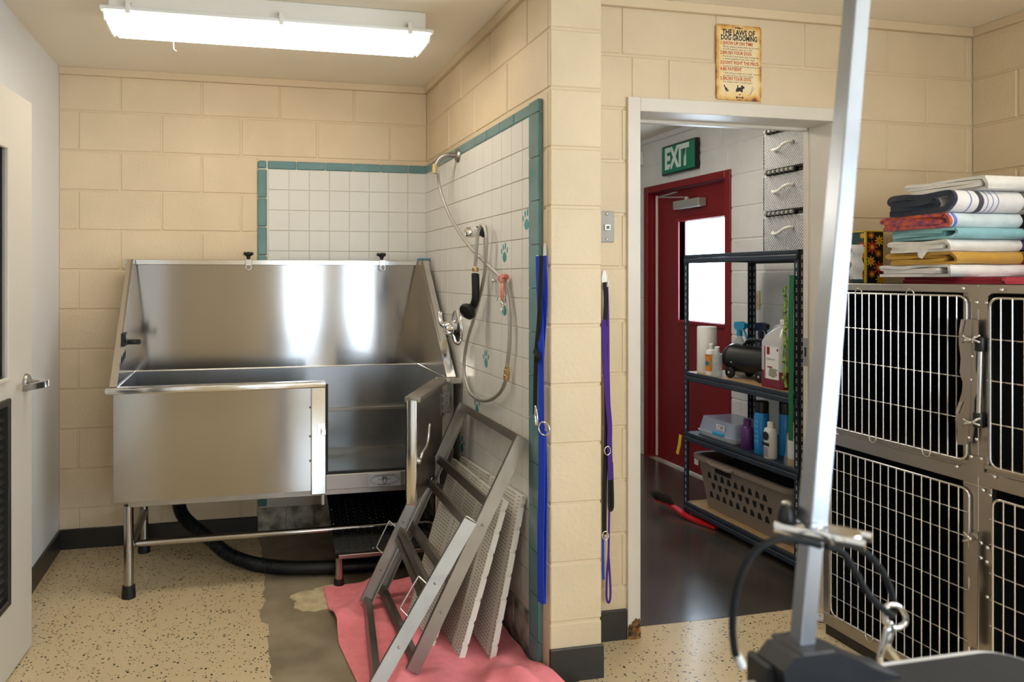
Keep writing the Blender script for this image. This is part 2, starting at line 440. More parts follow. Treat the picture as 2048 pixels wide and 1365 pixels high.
# ceiling trim strips
ZT = 2.415
for i, (x0, x1, y0, y1) in enumerate([(XL, 0, -.02, .0), (-.02, 0, YP + .002, -.02), (PW, XR, YD - .02, YD), (XR - .02, XR, YR, YD - .02), (XR - .02, XR, YT, 3)]):
    struct(B().box(x0, x1, y0, y1, ZT, ZC, .002).done('trim_%d' % (i + 1), 'wall_paint_flat' if i < 4 else 'white_block'))
# black cove base
def base(name, x0, x1, y0, y1, sx, sy, h=.104):
    b = B().box(x0, x1, y0, y1, 0, h, .003)
    struct(b.done(name, 'base_black'))
base('baseboard_back', XL + .001, TX0 - .001, -.010, .004, 0, -1)
base('baseboard_left', XL - .004, XL + .010, LY1 + .06, -.001, 1, 0)
base('baseboard_pillar', -.004, PW + .006, YP - .009, YP + .004, 0, -1, .118)
base('baseboard_doorway', PW + .004, OX0 - .055, YD - .010, YD + .004, 0, -1, .118)

# ---------------------------------------------------------------- tiles
PT = .1098
bed = B().box(TX0 + .01, .0, -.006, .01, 0, TZ1 - .005).done('tile_bed', 'grout', wb)
z_top = 1.9645
for i in range(9):
    for j in range(17):
        x1 = -.0035 - i * PT; x0 = x1 - PT + .003; z1 = z_top - j * PT; z0 = z1 - PT + .003
        x0 = max(x0, TX0 + .052)
        if x1 - x0 < .02 or z0 < .2: continue
        piece('tile', x1 - x0, .010, z1 - z0, .0012, 'tile_white', wb, ((x0 + x1) / 2, -.005, (z0 + z1) / 2))
for i in range(6):      # teal edging, back wall
    x1 = -.886 + .155 * (i + 1); x0 = x1 - .152
    if x1 > -.004: x1 = -.004
    piece('edge_tile', x1 - x0, .014, .043, .004, 'tile_teal', wb, ((x0 + x1) / 2, -.005, z_top + .0245))
piece('edge_tile', .048, .014, .043, .008, 'tile_teal', wb, (TX0 + .025, -.005, z_top + .0245))
z1 = z_top
while z1 > .18:
    z0 = max(z1 - .1545, .155); piece('edge_tile', .048, .014, z1 - z0 - .003, .005, 'tile_teal', wb, (TX0 + .025, -.005, (z0 + z1) / 2)); z1 -= .1545
for i in range(6):
    x0 = TX0 + .152 * i; piece('base_tile', .15, .016, .145, .004, 'tile_stained', wb, (x0 + .076, -.006, .076))
# side wall tiles
B().box(-.006, .01, TY0 + .004, 0, 0, TZ1 - .005).done('tile_bed', 'grout', ws)
tiles_side = {}
for i in range(14):
    for j in range(17):
        y1 = -.012 - i * PT; y0 = max(y1 - PT + .003, TY0 + .088); z1 = z_top - j * PT; z0 = z1 - PT + .003
        if y1 - y0 < .02 or z0 < .19: continue
        tiles_side[i, j] = piece('tile', .010, y1 - y0, z1 - z0, .0012, 'tile_white', ws, (-.005, (y0 + y1) / 2, (z0 + z1) / 2))
y1 = -.0995 + .152
for i in range(11):
    a, b = -.0995 + .155 - i * .1572, 0; b = a - .1542
    a = min(a, -.012); b = max(b, TY0 + .088)
    if a - b > .02: piece('edge_tile', .014, a - b, .043, .004, 'tile_teal', ws, (-.005, (a + b) / 2, z_top + .0245))
# rounded teal corner pieces
def round_edge(zz0, zz1, name='edge_tile'):
    prof = [(0, 0), (.0, .050), (-.001, .062), (-.005, .073), (-.012, .082), (-.012, .085), (.004, .085), (.004, 0)]
    key = ('re', round(zz1 - zz0, 4))
    if key not in PIECES:
        me = B().prism([(-.012 - p[0], -p[1]) for p in prof], (0, 0, 0), (1, 0, 0), (0, 1, 0), (0, 0, zz1 - zz0)).mesh('edge_tile'); me.materials.append(MATS['tile_teal']); PIECES[key] = me
    return inst(name, PIECES[key], ws, (0, TY0 + .086, zz0))
z1 = z_top + .046
for h in [.046] + [.1545] * 13:
    if z1 - h < .006: h = z1 - .006
    if h < .03: break
    round_edge(z1 - h + .0015, z1 - .0015); z1 -= h
for i in range(11):
    y1 = -.012 - .15 * i; y0 = max(y1 - .147, TY0 + .09)
    if y1 - y0 > .03: piece('base_tile', .016, y1 - y0, .17, .004, 'tile_stained', ws, (-.006, (y0 + y1) / 2, .086))
# paw prints glazed on six tiles
mat('paw_teal', '#3f9a9e', .2)
for k, (u, v, s) in enumerate([(1053, 442, 1), (1009, 508, 1), (1009, 615, 1), (972, 720, 1), (954, 812, 1), (924, 890, 1)]):
    c0 = up(u, v, 'x', -.010); b = B()
    def blob(dy, dz, ry, rz, rot=0.):
        q = []
        for i in range(14):
            a = 2 * math.pi * i / 14; p, r = ry * math.cos(a), rz * math.sin(a)
            q.append((p * math.cos(rot) - r * math.sin(rot), p * math.sin(rot) + r * math.cos(rot)))
        b.prism(q, c0 + V((0, -dy, dz)), (0, -1, 0), (0, 0, 1), (-.0006, 0, 0))
    sl = -.12
    blob(-.012, .026, .0065, .013, .1); blob(.010, .030, .0065, .014, -.1); blob(-.031, .010, .006, .012, .3); blob(.031, .014, .006, .012, -.3)
    q = [(-.024, -.012), (-.012, .004), (.004, .008), (.016, .002), (.026, -.010), (.022, -.026), (.004, -.034), (-.016, -.028)]
    b.prism([(p * .9, r * 1.0) for p, r in q], c0, (0, -1, 0), (0, 0, 1), (-.0006, 0, 0))
    o = b.done('paw_print', 'paw_teal', ws); o['label'] = 'teal paw print glazed on a tile'
# ---------------------------------------------------------------- doorway frame
df = B()
jw = .053; yf = YD - .012
fr = struct(B().box(OX0 - jw, OX0, yf, YT + .003, 0, OZ + jw, .002).done('door_2', 'casing_paint', base=(OX0, YD, 0)), label='cream metal frame of the open doorway')
B().box(OX1, OX1 + jw, yf, YT + .003, 0, OZ + jw, .002).done('jamb', 'casing_paint', fr)
B().box(OX0, OX1, yf, YT + .003, OZ, OZ + jw, .002).done('head', 'casing_paint', fr)
B().box(OX1 - .004, OX1, -1.313, YT + .003, 0, OZ).box(OX0, OX0 + .004, -1.313, YT + .003, 0, OZ).box(OX0, OX1, -1.313, YT + .003, OZ - .012, OZ).done('door_stop', 'casing_paint', fr)
sp = B().box(OX1 - .0055, OX1 - .0035, -1.312, -1.290, 1.005, 1.125, .0004).done('strike_plate', 'steel_dull', fr)
B().box(OX1 - .0062, OX1 - .0054, -1.306, -1.296, 1.045, 1.085).done('strike_hole', 'black_plastic', sp)
rb = B()
for i in range(9):
    a = i / 9 * 2 * math.pi
rb.prism([(0, 0), (.050, 0), (.053, .022), (.051, .045), (.053, .066), (.047, .078), (.040, .074), (.033, .082), (.026, .071), (.019, .068), (.013, .056), (.006, .059), (0, .048)], (OX0 - jw - .001, yf - .0015, .002), (1, 0, 0), (0, 0, 1), (0, -.002, 0))
o = rb.done('rust', 'rust', fr); o['label'] = 'rusted flaking foot of the frame'
# ---------------------------------------------------------------- ceiling light
def ceiling_light(cx, cy, label, L=1.235, W=.215):
    t = thing('ceiling_light', label, 'light', (cx, cy, 2.33))
    x0, x1 = cx - L / 2, cx + L / 2; y0, y1 = cy - W / 2, cy + W / 2
    B().box(x0 + .015, x1 - .015, y0 + .015, y1 - .015, 2.375, 2.4515, .004).done('housing', 'fixture_white', t)
    B().box(x0 - .012, x1 + .012, y0 - .008, y1 + .008, 2.363, 2.378, .004, 2).done('rim', 'lens_end', t, smooth=30)
    # tapered diffuser
    v = []; e = .022
    for (z, i) in ((2.364, 0.), (2.345, .006), (2.318, .035)):
        v.append([(x0 + i * .9, y0 + i), (x1 - i * .9, y0 + i), (x1 - i * .9, y1 - i), (x0 + i * .9, y1 - i)])
    d = B(); zs = (2.364, 2.345, 2.318); vv = [(p[0], p[1], z) for ring, z in zip(v, zs) for p in ring]
    fs = [(a + j, a + (j + 1) % 4, a + 4 + (j + 1) % 4, a + 4 + j) for a in (0, 4) for j in range(4)] + [(8, 9, 10, 11)]
    d.poly(vv, fs)
    # only the middle glows; clear ends
    o = d.done('diffuser', 'lens_white', t, smooth=50)
    for sx in (x0, x1):
        s = 1 if sx == x0 else -1
        B().box(sx - .001 * s, sx + .012 * s, y0 + .012, y1 - .012, 2.325, 2.362, .003).done('end_cap', 'lens_end', t)
    for k in (.07, .52, .93):
        x = x0 + L * k
        for y, s in ((y0, -1), (y1, 1)):
            c = B().box(x - .009, x + .009, y + s * .006, y + s * .013, 2.352, 2.40, .002).box(x - .012, x + .012, y - s * .012, y + s * .010, 2.392, 2.402, .002)
            c.done('clip', 'fixture_white', t)
    return t
lt = ceiling_light(-.902, -1.045, 'long white lit ceiling light above the steel tub')
hk = B().tube(smooth_path([(-1.29, -.94, 2.325), (-1.29, -.938, 2.31), (-1.288, -.937, 2.297), (-1.279, -.937, 2.291)], 4), .0018, 6).done('wire_hook', 'wire', lt)

ceiling_light(.95, -.35, 'long white ceiling light in the room behind the doorway, outside the picture')
ceiling_light(1.0, -3.1, 'long white ceiling light outside the picture over the dog cages')
# ---------------------------------------------------------------- open door on the left
dd = V((.0666, .9978, 0)).normalized(); dn = V((dd.y, -dd.x, 0))     # along the door to its free edge, room-facing normal
FE = V((-1.793, -1.020, 0)); DW = .90
dm = MX(((-dd.x, dn.x, 0, FE.x), (-dd.y, dn.y, 0, FE.y), (0, 0, 1, 0), (0, 0, 0, 1)))    # local x: from free edge to hinge, y: room side
d1 = struct(B(dm).box(0, DW, -.044, 0, .01, .275).box(0, DW, -.044, 0, .955, 1.045).box(0, DW, -.044, 0, 1.82, 2.035).box(0, .245, -.044, 0, .275, .955).box(.655, DW, -.044, 0, .275, .955).box(0, .262, -.044, 0, 1.045, 1.82).box(.638, DW, -.044, 0, 1.045, 1.82).done('door_1', 'door_paint', base=(FE.x, FE.y, 0)))
d1['label'] = 'cream door standing open at the left with window, lever and louvre'
f = B(dm)
for a, b, c, d in ((.247, .262, 1.03, 1.835), (.638, .653, 1.03, 1.835), (.262, .638, 1.03, 1.045), (.262, .638, 1.82, 1.835)): f.box(a, b, -.05, .012, c, d, .003)
wf = f.done('window_frame', 'door_paint', d1)
g = B(dm)
for a, b, c, d in ((.262, .267, 1.045, 1.82), (.633, .638, 1.045, 1.82), (.262, .638, 1.045, 1.05), (.262, .638, 1.815, 1.82)): g.box(a, b, -.03, -.008, c, d)
g.done('gasket', 'black_rubber', wf)
B(dm).box(.262, .638, -.025, -.019, 1.045, 1.82).done('pane', 'glass_wired', wf)
mat('louvre', '#2b2724', .4)
lv = B(dm)
for a, b, c, d in ((.228, .252, .26, .97), (.648, .672, .26, .97), (.252, .648, .26, .284), (.252, .648, .946, .97)): lv.box(a, b, -.05, .01, c, d, .003)
lf = lv.done('louvre_frame', 'louvre', d1)
for i in range(22):
    z = .292 + i * .0302
    B(dm).poly([(.25, -.005, z), (.65, -.005, z), (.65, -.035, z + .034), (.25, -.035, z + .034), (.25, -.0035, z + .003), (.65, -.0035, z + .003), (.65, -.0335, z + .037), (.25, -.0335, z + .037)],
               [(0, 1, 2, 3), (7, 6, 5, 4), (0, 4, 5, 1), (1, 5, 6, 2), (2, 6, 7, 3), (3, 7, 4, 0)]).done('slat', 'louvre', lf)
hz = 1.000
h = B(dm).lathe([(.033, 0), (.033, .006), (.028, .012), (.012, .014), (.011, .05)], (.065, .0, hz), (0, 1, 0), 20).done('rose', 'steel_dull', d1, smooth=40)
B(dm).sweep(smooth_path([(.065, .030, hz), (.066, .068, hz), (.078, .078, hz - .001), (.115, .072, hz - .002), (.155, .048, hz - .003), (.185, .026, hz - .004)], 5), [(-.007, -.011), (.007, -.011), (.007, .011), (-.007, .011)], hint=(0, 0, 1)).done('lever', 'steel_bright', h, smooth=40)
h2 = B(dm).lathe([(.033, 0), (.033, .006), (.028, .012), (.012, .014), (.011, .05)], (.065, -.044, hz), (0, -1, 0), 20).done('rose', 'steel_dull', d1, smooth=40)
# red notice on the wall seen through the door window
rp = thing('wall_notice', 'red and white notice on the left wall behind the open door', 'notice', (XL + .001, -1.36, 1.05))
mat('notice_red', '#b8202c', .5); mat('notice_white', '#e6e2da', .5); mat('notice_dark', '#3a3633', .5)
B().box(XL, XL + .002, -1.56, -1.22, 1.06, 1.80).done('sheet', 'notice_red', rp)
B().box(XL + .002, XL + .003, -1.56, -1.22, 1.36, 1.40).done('stripe', 'notice_white', rp)
B().box(XL + .002, XL + .003, -1.56, -1.22, 1.60, 1.78).done('panel', 'notice_dark', rp)

# ---------------------------------------------------------------- stainless dog wash tub
tub = thing('wash_tub', 'stainless steel dog washing tub with high splash back and open side door', 'tub', (-.82, -.4, 0))
XI0, XI1, YB, YF, ZB, ZR = -1.548, -.075, -.105, -.69, .415, .912
XO0, XO1 = -1.575, -.036
B().box(XI0, XI1, YB, YB + .02, .45, 1.475).done('splash_back', 'steel', tub)
# sloping wings with flanges
for x, xo, nm in ((XI0, XO0, -1), (XI1, XO1, 1)):
    xa, xb = sorted((x, x + nm * .006))
    B().prism([(YB + .02, ZR - .46), (YB + .02, 1.475), (-.19, 1.475), (-.672, ZR), (-.672, ZR - .46)], (xa, 0, 0), (0, 1, 0), (0, 0, 1), (xb - xa, 0, 0)).done('wing', 'steel', tub)
    a, b = V((xo, -.165, 1.475)), V((xo, -.678, ZR + .004)); d = (b - a).normalized(); n = V((0, -d.z, d.y)) if False else V((0, d.z, -d.y))
    q = B(); wv = V((x - nm * .004 - xo, 0, 0))
    q.poly([a, a + wv, b + wv, b, a - n * .004, a + wv - n * .004, b + wv - n * .004, b - n * .004], [(0, 1, 2, 3), (7, 6, 5, 4), (0, 4, 5, 1), (1, 5, 6, 2), (2, 6, 7, 3), (3, 7, 4, 0)])
    q.done('wing_flange', 'steel_bright', tub)
B().box(XO0 - .02, XO1 + .02, YB - .022, YB + .02, 1.449, 1.475, .002).done('top_rail', 'steel_bright', tub)
# crease where the splash meets the basin
B().tube([(XI0 + .003, -.672, ZR), (XI0 + .003, YB - .003, ZR), (XI1 - .003, YB - .003, ZR), (XI1 - .003, -.672, ZR)], .0035, 6).done('crease', 'steel_bright', tub)
# basin
mat('steel_inside', (.34, .35, .36, 1), .3, 1., var=.1, vscale=4, aniso=.4)
bs = B()
bs.box(XI0, XI1, YB - .008, YB, .45, ZR - .004).box(XI0, XI0 + .006, YF + .03, YB, .45, ZR - .004).box(XI1 - .006, XI1, YF + .03, YB, .45, ZR - .004)
bs.box(XI0, XI1, YF + .02, YB, .435, .452)
bs.box(XI0, -.70, YF + .025, YF + .031, .45, ZR - .01)
bas = bs.done('basin', 'steel_inside', tub)
B().box(XI0 + .006, XI1 - .006, YB - .035, YB - .008, .675, .692, .002).done('grate_ledge', 'steel_dull', bas)
B().box(-.655, -.13, YB - .06, YB - .010, .452, .475).done('drain_step', 'steel_dull', bas)
# front: panel, post, sill and rims
fp = B().box(-1.557, -.715, YF, YF + .02, .424, .895).done('front_panel', 'steel', tub)
B().box(-.718, -.652, YF - .014, YF + .03, .408, .906, .003).done('door_post', 'steel_bright', tub)
B().box(-.652, -.640, YF + .005, YF + .02, .49, .9).box(-.652, -.13, YF + .006, YF + .02, .490, .502).done('gasket', 'black_rubber', tub)
B().box(-1.592, -.652, YF - .026, YF + .045, .888, .914, .005, 2).done('front_rim', 'steel_bright', tub, smooth=40)
B().box(-1.592, XI0 - .002, YF + .045, YB, .893, .909, .002).done('side_rim', 'steel_bright', tub)
sl = B().box(-.652, -.05, YF - .006, YF + .02, .424, .492, .002).done('sill', 'steel_dull', tub)
B().box(-1.555, -1.549, YF + .02, YB + .02, .424, .895).box(-.06, -.052, YF + .02, YB + .02, .424, .895).box(-1.557, -.05, YB + .018, YB + .026, .424, .9).done('side_panel', 'steel_dull', tub)
B().box(-.125, -.052, YF - .012, YF + .025, .42, .905, .003).done('hinge_post', 'steel', tub)
B().box(-.128, -.018, YF - .026, YF + .045, .888, .914, .005, 2).done('front_rim', 'steel_bright', tub, smooth=40)
B().box(XI1 + .002, -.02, YF + .045, YB, .893, .909, .002).done('side_rim', 'steel_bright', tub)
B().box(-1.50, -.06, YF + .015, YF + .055, .395, .424, .002).box(-1.50, -.06, YB - .05, YB - .01, .395, .424).box(-1.50, -1.46, YF + .055, YB - .05, .395, .424).box(-.10, -.06, YF + .055, YB - .05, .395, .424).box(-1.55, -.06, YF + .02, YB, .424, .434).done('under_frame', 'steel_dull', tub)
for z in (.56, .67, .80):
    B().ball((-.722, YF - .002, z), .005, 8).done('rivet', 'steel_dull', tub, smooth='all')
B().box(-.69, -.655, YF - .017, YF - .013, .665, .725, .001).box(-.676, -.652, YF - .026, YF - .017, .675, .705, .003).cyl((-.665, YF - .034, .69), (-.665, YF - .02, .69), .008).done('latch_catch', 'chrome', tub, smooth=40)
# maker plate
pl = B().box(-.458, -.306, YF - .0085, YF - .0055, .426, .487, .0008).done('name_plate', mat('plate', '#b9bcc4', .35, .6), sl)
mat('ink', '#1b1b1f', .6)
ex, ez = (1, 0, 0), (0, 0, 1); yy = YF - .0087; pc = (-.382, yy, .4565)
text('lettering', 'www.pawbrothers.com', .011, (pc[0], yy, .478), ex, ez, 'ink', pl, fit=.095)
text('lettering', 'PAWBROTHERS', .010, (pc[0], yy, .4575), ex, ez, 'ink', pl, fit=.056)
text('lettering', 'Professional', .011, (pc[0], yy, .4345), ex, ez, 'ink', pl, fit=.055)
ov = B()
for (ra, rb_) in ((.069, .022), (.064, .019)):
    ov.tube([(pc[0] + ra * math.cos(i / 32 * 6.2832), yy - .0002, pc[2] + rb_ * math.sin(i / 32 * 6.2832)) for i in range(32)], .0004, 4, closed=True)
ov.tube([(pc[0] + .0085 * math.cos(i / 20 * 6.2832), yy - .0003, pc[2] - .004 + .0125 * math.sin(i / 20 * 6.2832)) for i in range(20)], .0014, 4, closed=True)
for k in (-1.5, -.5, .5, 1.5):
    ov.tube([(pc[0] + k * .006 + .0028 * math.cos(i / 12 * 6.2832), yy - .0003, pc[2] + .0125 - abs(k) * .0022 + .0045 * math.sin(i / 12 * 6.2832)) for i in range(12)], .0010, 4, closed=True)
ov.done('emblem', 'ink', pl)
for x in (-.452, -.312):
    for z in (.431, .482): B().ball((x, yy, z), .0022, 8).done('screw', 'chrome', pl)
# swung-open tub door
hp = V((-.122, YF - .012, 0)); fd = V((-.365, -1.175, 0)); dv = (fd - hp).normalized(); nv = V((-dv.y, dv.x, 0))   # nv faces the room
tm = MX(((dv.x, nv.x, 0, hp.x), (dv.y, nv.y, 0, hp.y), (0, 0, 1, 0), (0, 0, 0, 1)))
DL = .525
td = B(tm).box(.004, DL, -.016, .014, .492, .896, .002).done('tub_door', 'steel_dull', tub)
B(tm).box(DL, DL + .022, -.022, .020, .486, .902, .006, 2).done('door_edge', 'steel_bright', td, smooth=40)
B(tm).box(.0, DL + .02, -.030, .036, .890, .914, .006, 2).done('door_rim', 'steel_dull', td, smooth=40)
B(tm).box(DL - .03, DL + .002, -.030, -.016, .50, .89, .002).done('door_gasket', 'black_rubber', td)
B(tm).box(DL - .03, DL + .002, .014, .017, .625, .705, .001).lathe([(.014, 0), (.013, .012), (0, .016)], (DL - .016, .017, .655), (0, 1, 0), 14).done('latch_plate', 'chrome', td, smooth=40)
B(tm).tube(smooth_path([(DL - .016, .028, .665), (DL - .03, .034, .690), (DL - .065, .040, .705), (DL - .085, .044, .735), (DL - .09, .048, .79)], 5), .006, 8).done('latch_lever', 'steel_bright', td, smooth='all')
for z in (.55, .80):
    hg = B(tm).box(.004, .04, .014, .018, z - .05, z + .05, .001).cyl(tm.inverted() @ V((-.120, YF - .018, z - .05)), tm.inverted() @ V((-.120, YF - .018, z + .05)), .007).done('hinge', 'steel_dull', td, smooth=40)
    B().box(-.115, -.072, YF - .016, YF - .012, z - .05, z + .05, .001).done('hinge_leaf', 'steel_dull', td)
    for q in (-.035, 0, .035):
        B().ball((-.088, YF - .016, z + q), .0045, 8).done('rivet', 'steel_bright', td)
        B(tm).ball((.025, .018, z + q), .0045, 8).done('rivet', 'steel_bright', td)
# clamp knobs with tether rings on the top rail
for u in (497, 765):
    p = up(u, 522, 'y', YB - .025)
    k = B().lathe([(.008, 0), (.010, .012), (.013, .02), (.022, .026), (.024, .034), (.012, .040), (0, .041)], (p.x, YB - .0, 1.476), (0, 0, 1), 12)
    for j in range(3):
        a = j * 2.094 + .5; k.ball((p.x + .019 * math.cos(a), YB + .019 * math.sin(a), 1.508), .0105, 10)
    kn = k.done('clamp_knob', 'black_plastic', tub, smooth=50)
    B().box(p.x - .018, p.x + .018, YB - .030, YB + .024, 1.447, 1.478, .002).done('clamp_tab', 'steel_bright', kn)
    B().tube([(p.x + .014 * math.cos(i / 16 * 6.2832), YB - .034, 1.436 + .014 * math.sin(i / 16 * 6.2832)) for i in range(16)], .0022, 6, closed=True).done('tether_ring', 'chrome', kn, smooth='all')
# faucet rest and overflow slots on the left wing
B().box(XI0 + .001, XI0 + .02, -.56, -.43, 1.076, 1.098, .004).box(XI0 + .001, XI0 + .022, -.56, -.49, 1.09, 1.138, .005).box(XI0 + .001, XI0 + .062, -.455, -.428, 1.076, 1.100, .008, 2).cyl((XI0 + .062, -.455, 1.088), (XI0 + .062, -.428, 1.088), .012).done('hose_rest', 'black_plastic', tub, smooth=40)
for i in range(5):
    y = -.60 + i * .045
    B().prism([(y - .013, .978 + .008 * i), (y + .008, .985 + .008 * i), (y + .013, 1.018 + .008 * i), (y - .008, 1.010 + .008 * i)], (XI0 + .0012, 0, 0), (0, 1, 0), (0, 0, 1), (.0008, 0, 0)).done('overflow_slot', 'black_rubber', tub)
# legs, stretchers, feet
for x in (-1.50, -.115):
    for y in (-.655, -.125):
        lg = B().cyl((x, y, .05), (x, y, .40), .021, n=20).done('leg', 'steel', tub, smooth=40)
        B().lathe([(.030, 0), (.030, .012), (.026, .055), (.022, .058)], (x, y, 0), n=18).done('foot', 'black_rubber', lg, smooth=40)
    B().cyl((x, -.655, .205), (x, -.125, .205), .019, n=16).done('stretcher', 'steel_dull', tub, smooth=40)
B().cyl((-1.495, -.60, .213), (-.12, -.60, .213), .0145, n=16).done('stretcher', 'steel', tub, smooth=40)
B().box(-.672, -.655, YF + .0, YF + .03, .355, .405, .003).done('ramp_bracket', 'steel_dull', tub)
# corrugated drain hose
hp_ = smooth_path([(-1.325, -.33, .40), (-1.322, -.33, .33), (-1.302, -.34, .25), (-1.25, -.36, .195), (-1.17, -.39, .135), (-1.09, -.43, .075), (-.99, -.475, .042), (-.90, -.525, .036), (-.78, -.57, .036), (-.60, -.60, .036), (-.42, -.61, .036), (-.2, -.58, .036)], 26)
hb = B(); prof = [(math.cos(2 * math.pi * i / 14), math.sin(2 * math.pi * i / 14)) for i in range(14)]
rings = []; a_ = None
for i, p in enumerate(hp_):
    d = (hp_[min(i + 1, len(hp_) - 1)] - hp_[max(i - 1, 0)]).normalized()
    if a_ is None: a_, b_, _ = basis(d)
    else: a_ = (a_ - d * a_.dot(d)).normalized(); b_ = d.cross(a_)
    r = .030 if i % 2 else .0335
    rings.append([hb._v(p + a_ * r * q[0] + b_ * r * q[1]) for q in prof])
for r0, r1 in zip(rings, rings[1:]):
    for j in range(14): hb.bm.faces.new((r0[j], r0[(j + 1) % 14], r1[(j + 1) % 14], r1[j]))
hb.done('drain_hose', mat('hose_black', '#0e1013', .45), tub, smooth=70)
# blue sponge on the rear rail
tagged(B().box(-.075, .0, YB - .02, YB + .04, 1.4752, 1.490, .006, 2).done('sponge', mat('sponge_blue', '#5d8796', .9, bump=.6, bscale=200), smooth=40), 'flat blue grey sponge lying on the tub rail in the corner', 'sponge')
# diamond plate ramp hooked under the tub
rp_ = thing('ramp', 'black diamond plate ramp with steel front lip under the tub door', 'ramp', (-.41, -.7, 0))
a, b = V((0, -.735, .150)), V((0, -.24, .41)); rd = (b - a).normalized(); rn = V((0, -rd.z, rd.y))
B().poly([(x, p.y, p.z) + V((0, 0, 0)) if False else (x, p.y + o * rn.y, p.z + o * rn.z) for o in (0, -.004) for p in (a, b) for x in (-.613, -.16)],
         [(0, 1, 3, 2), (4, 6, 7, 5), (0, 4, 5, 1), (2, 3, 7, 6), (0, 2, 6, 4), (1, 5, 7, 3)]).done('deck', mat('deck_black', '#0a0a0b', .42), rp_)
tb = B(); L_ = (b - a).length
for i in range(26):
    for j in range(24):
        cx = -.60 + i * .0172; t = .012 + j * .0226 + (.0113 if i % 2 else 0)
        if t > L_ - .01: continue
        c = a + rd * t + rn * .0006; c = V((cx, c.y, c.z)); s_ = 1 if i % 2 else -1
        u_ = (V((1, 0, 0)) * .7 + rd * .7 * s_).normalized(); v_ = rn.cross(u_)
        tb.poly([c - u_ * .009, c - v_ * .003, c + u_ * .009, c + v_ * .003, c + rn * .0022], [(0, 1, 4), (1, 2, 4), (2, 3, 4), (3, 0, 4)])
o = tb.done('tread_lugs', 'deck_black', rp_); o['kind'] = 'stuff'
B().box(-.600, -.16, -.752, -.730, .128, .146, .002).done('front_lip', mat('steel_rose', (.50, .42, .40, 1), .3, 1.), rp_)
for x in (-.596, -.18):
    lg = B().cyl((x, -.728, .03), (x, -.728, .128), .018, n=18).done('leg', 'steel', rp_, smooth=40)
    B().lathe([(.024, 0), (.024, .02), (.021, .034), (.018, .036)], (x, -.728, 0), n=18).done('foot', 'black_rubber', lg, smooth=40)
for x, t in ((-.602, .012), (-.602, .17), (-.602, .26), (-.44, .012)):
    c = a + rd * t; B().ball((x, c.y, c.z + .001), .0045, 8).done('rivet', 'steel_bright', rp_)
# ---------------------------------------------------------------- pink towel on the floor
mat('towel_pink', '#f58a92', .95, var=.06, vscale=30, bump=.5, bscale=350, sheen=.1, bdist=.002)
def wrinkle(x, y):
    z = .004 + .018 * max(0, math.sin(9 * x + 5 * y + 1.3 * math.sin(6 * y))) ** 5
    z += .020 * max(0, math.sin(9 * y - 13 * x + 2 + math.sin(8 * x))) ** 7 + .003 * math.sin(23 * x + 9 * y) + .002 * math.sin(31 * y - 14 * x)
    return max(.004, z)
tw = B(); NX, NY = 70, 84; rows = []
lefte = [(-.748, -.667), (-.95, -.672), (-1.10, -.655), (-1.25, -.668), (-1.4, -.655), (-1.55, -.64), (-1.75, -.63)]
righte = [(-.735, -.12), (-.95, -.075), (-1.15, -.035), (-1.30, -.026), (-1.48, -.026), (-1.6, -.022), (-1.75, .03)]
def interp(tab, y):
    for (a, b), (c, d) in zip(tab, tab[1:]):
        if c <= y <= a: return b + (d - b) * (a - y) / (a - c)
    return tab[-1][1] if y < tab[-1][0] else tab[0][1]
def tz(x, y):
    z = wrinkle(x, y)
    if x > -.16: z += max(0, (x + .16)) * .10 * (1 + .5 * math.sin(14 * y))
    d = math.hypot(x + .10, (y + 1.68) * 1.0)          # bunched corner near the pillar
    z += .055 * math.exp(-(d / .10) ** 2) * (1 + .35 * math.sin(40 * x + 22 * y))
    return z
for j in range(NY + 1):
    y = -.742 - j / NY * 1.0; xl, xr = interp(lefte, y), interp(righte, y)
    rows.append([(xl + (xr - xl) * i / NX, y + .012 * math.sin(5 * i / NX) - .02 * (i / NX) * (1 - j / NY) * 0) for i in range(NX + 1)])
vt = [[tw._v((x, y, tz(x, y) + .004)) for x, y in r] for r in rows]
vb = [[tw._v((x, y, max(.0032, tz(x, y) - .003))) for x, y in r] for r in rows]
for j in range(NY):
    for i in range(NX):
        tw.bm.faces.new((vt[j][i], vt[j + 1][i], vt[j + 1][i + 1], vt[j][i + 1]))
        tw.bm.faces.new((vb[j][i], vb[j][i + 1], vb[j + 1][i + 1], vb[j + 1][i]))
for j in range(NY):
    tw.bm.faces.new((vt[j][0], vb[j][0], vb[j + 1][0], vt[j + 1][0])); tw.bm.faces.new((vt[j][NX], vt[j + 1][NX], vb[j + 1][NX], vb[j][NX]))
for i in range(NX):
    tw.bm.faces.new((vt[0][i], vt[0][i + 1], vb[0][i + 1], vb[0][i])); tw.bm.faces.new((vt[NY][i], vb[NY][i], vb[NY][i + 1], vt[NY][i + 1]))
tagged(tw.done('towel', 'towel_pink', smooth=60, base=(-.35, -1.2, 0)), 'rumpled pink towel spread on the concrete below the leaning frames', 'towel')

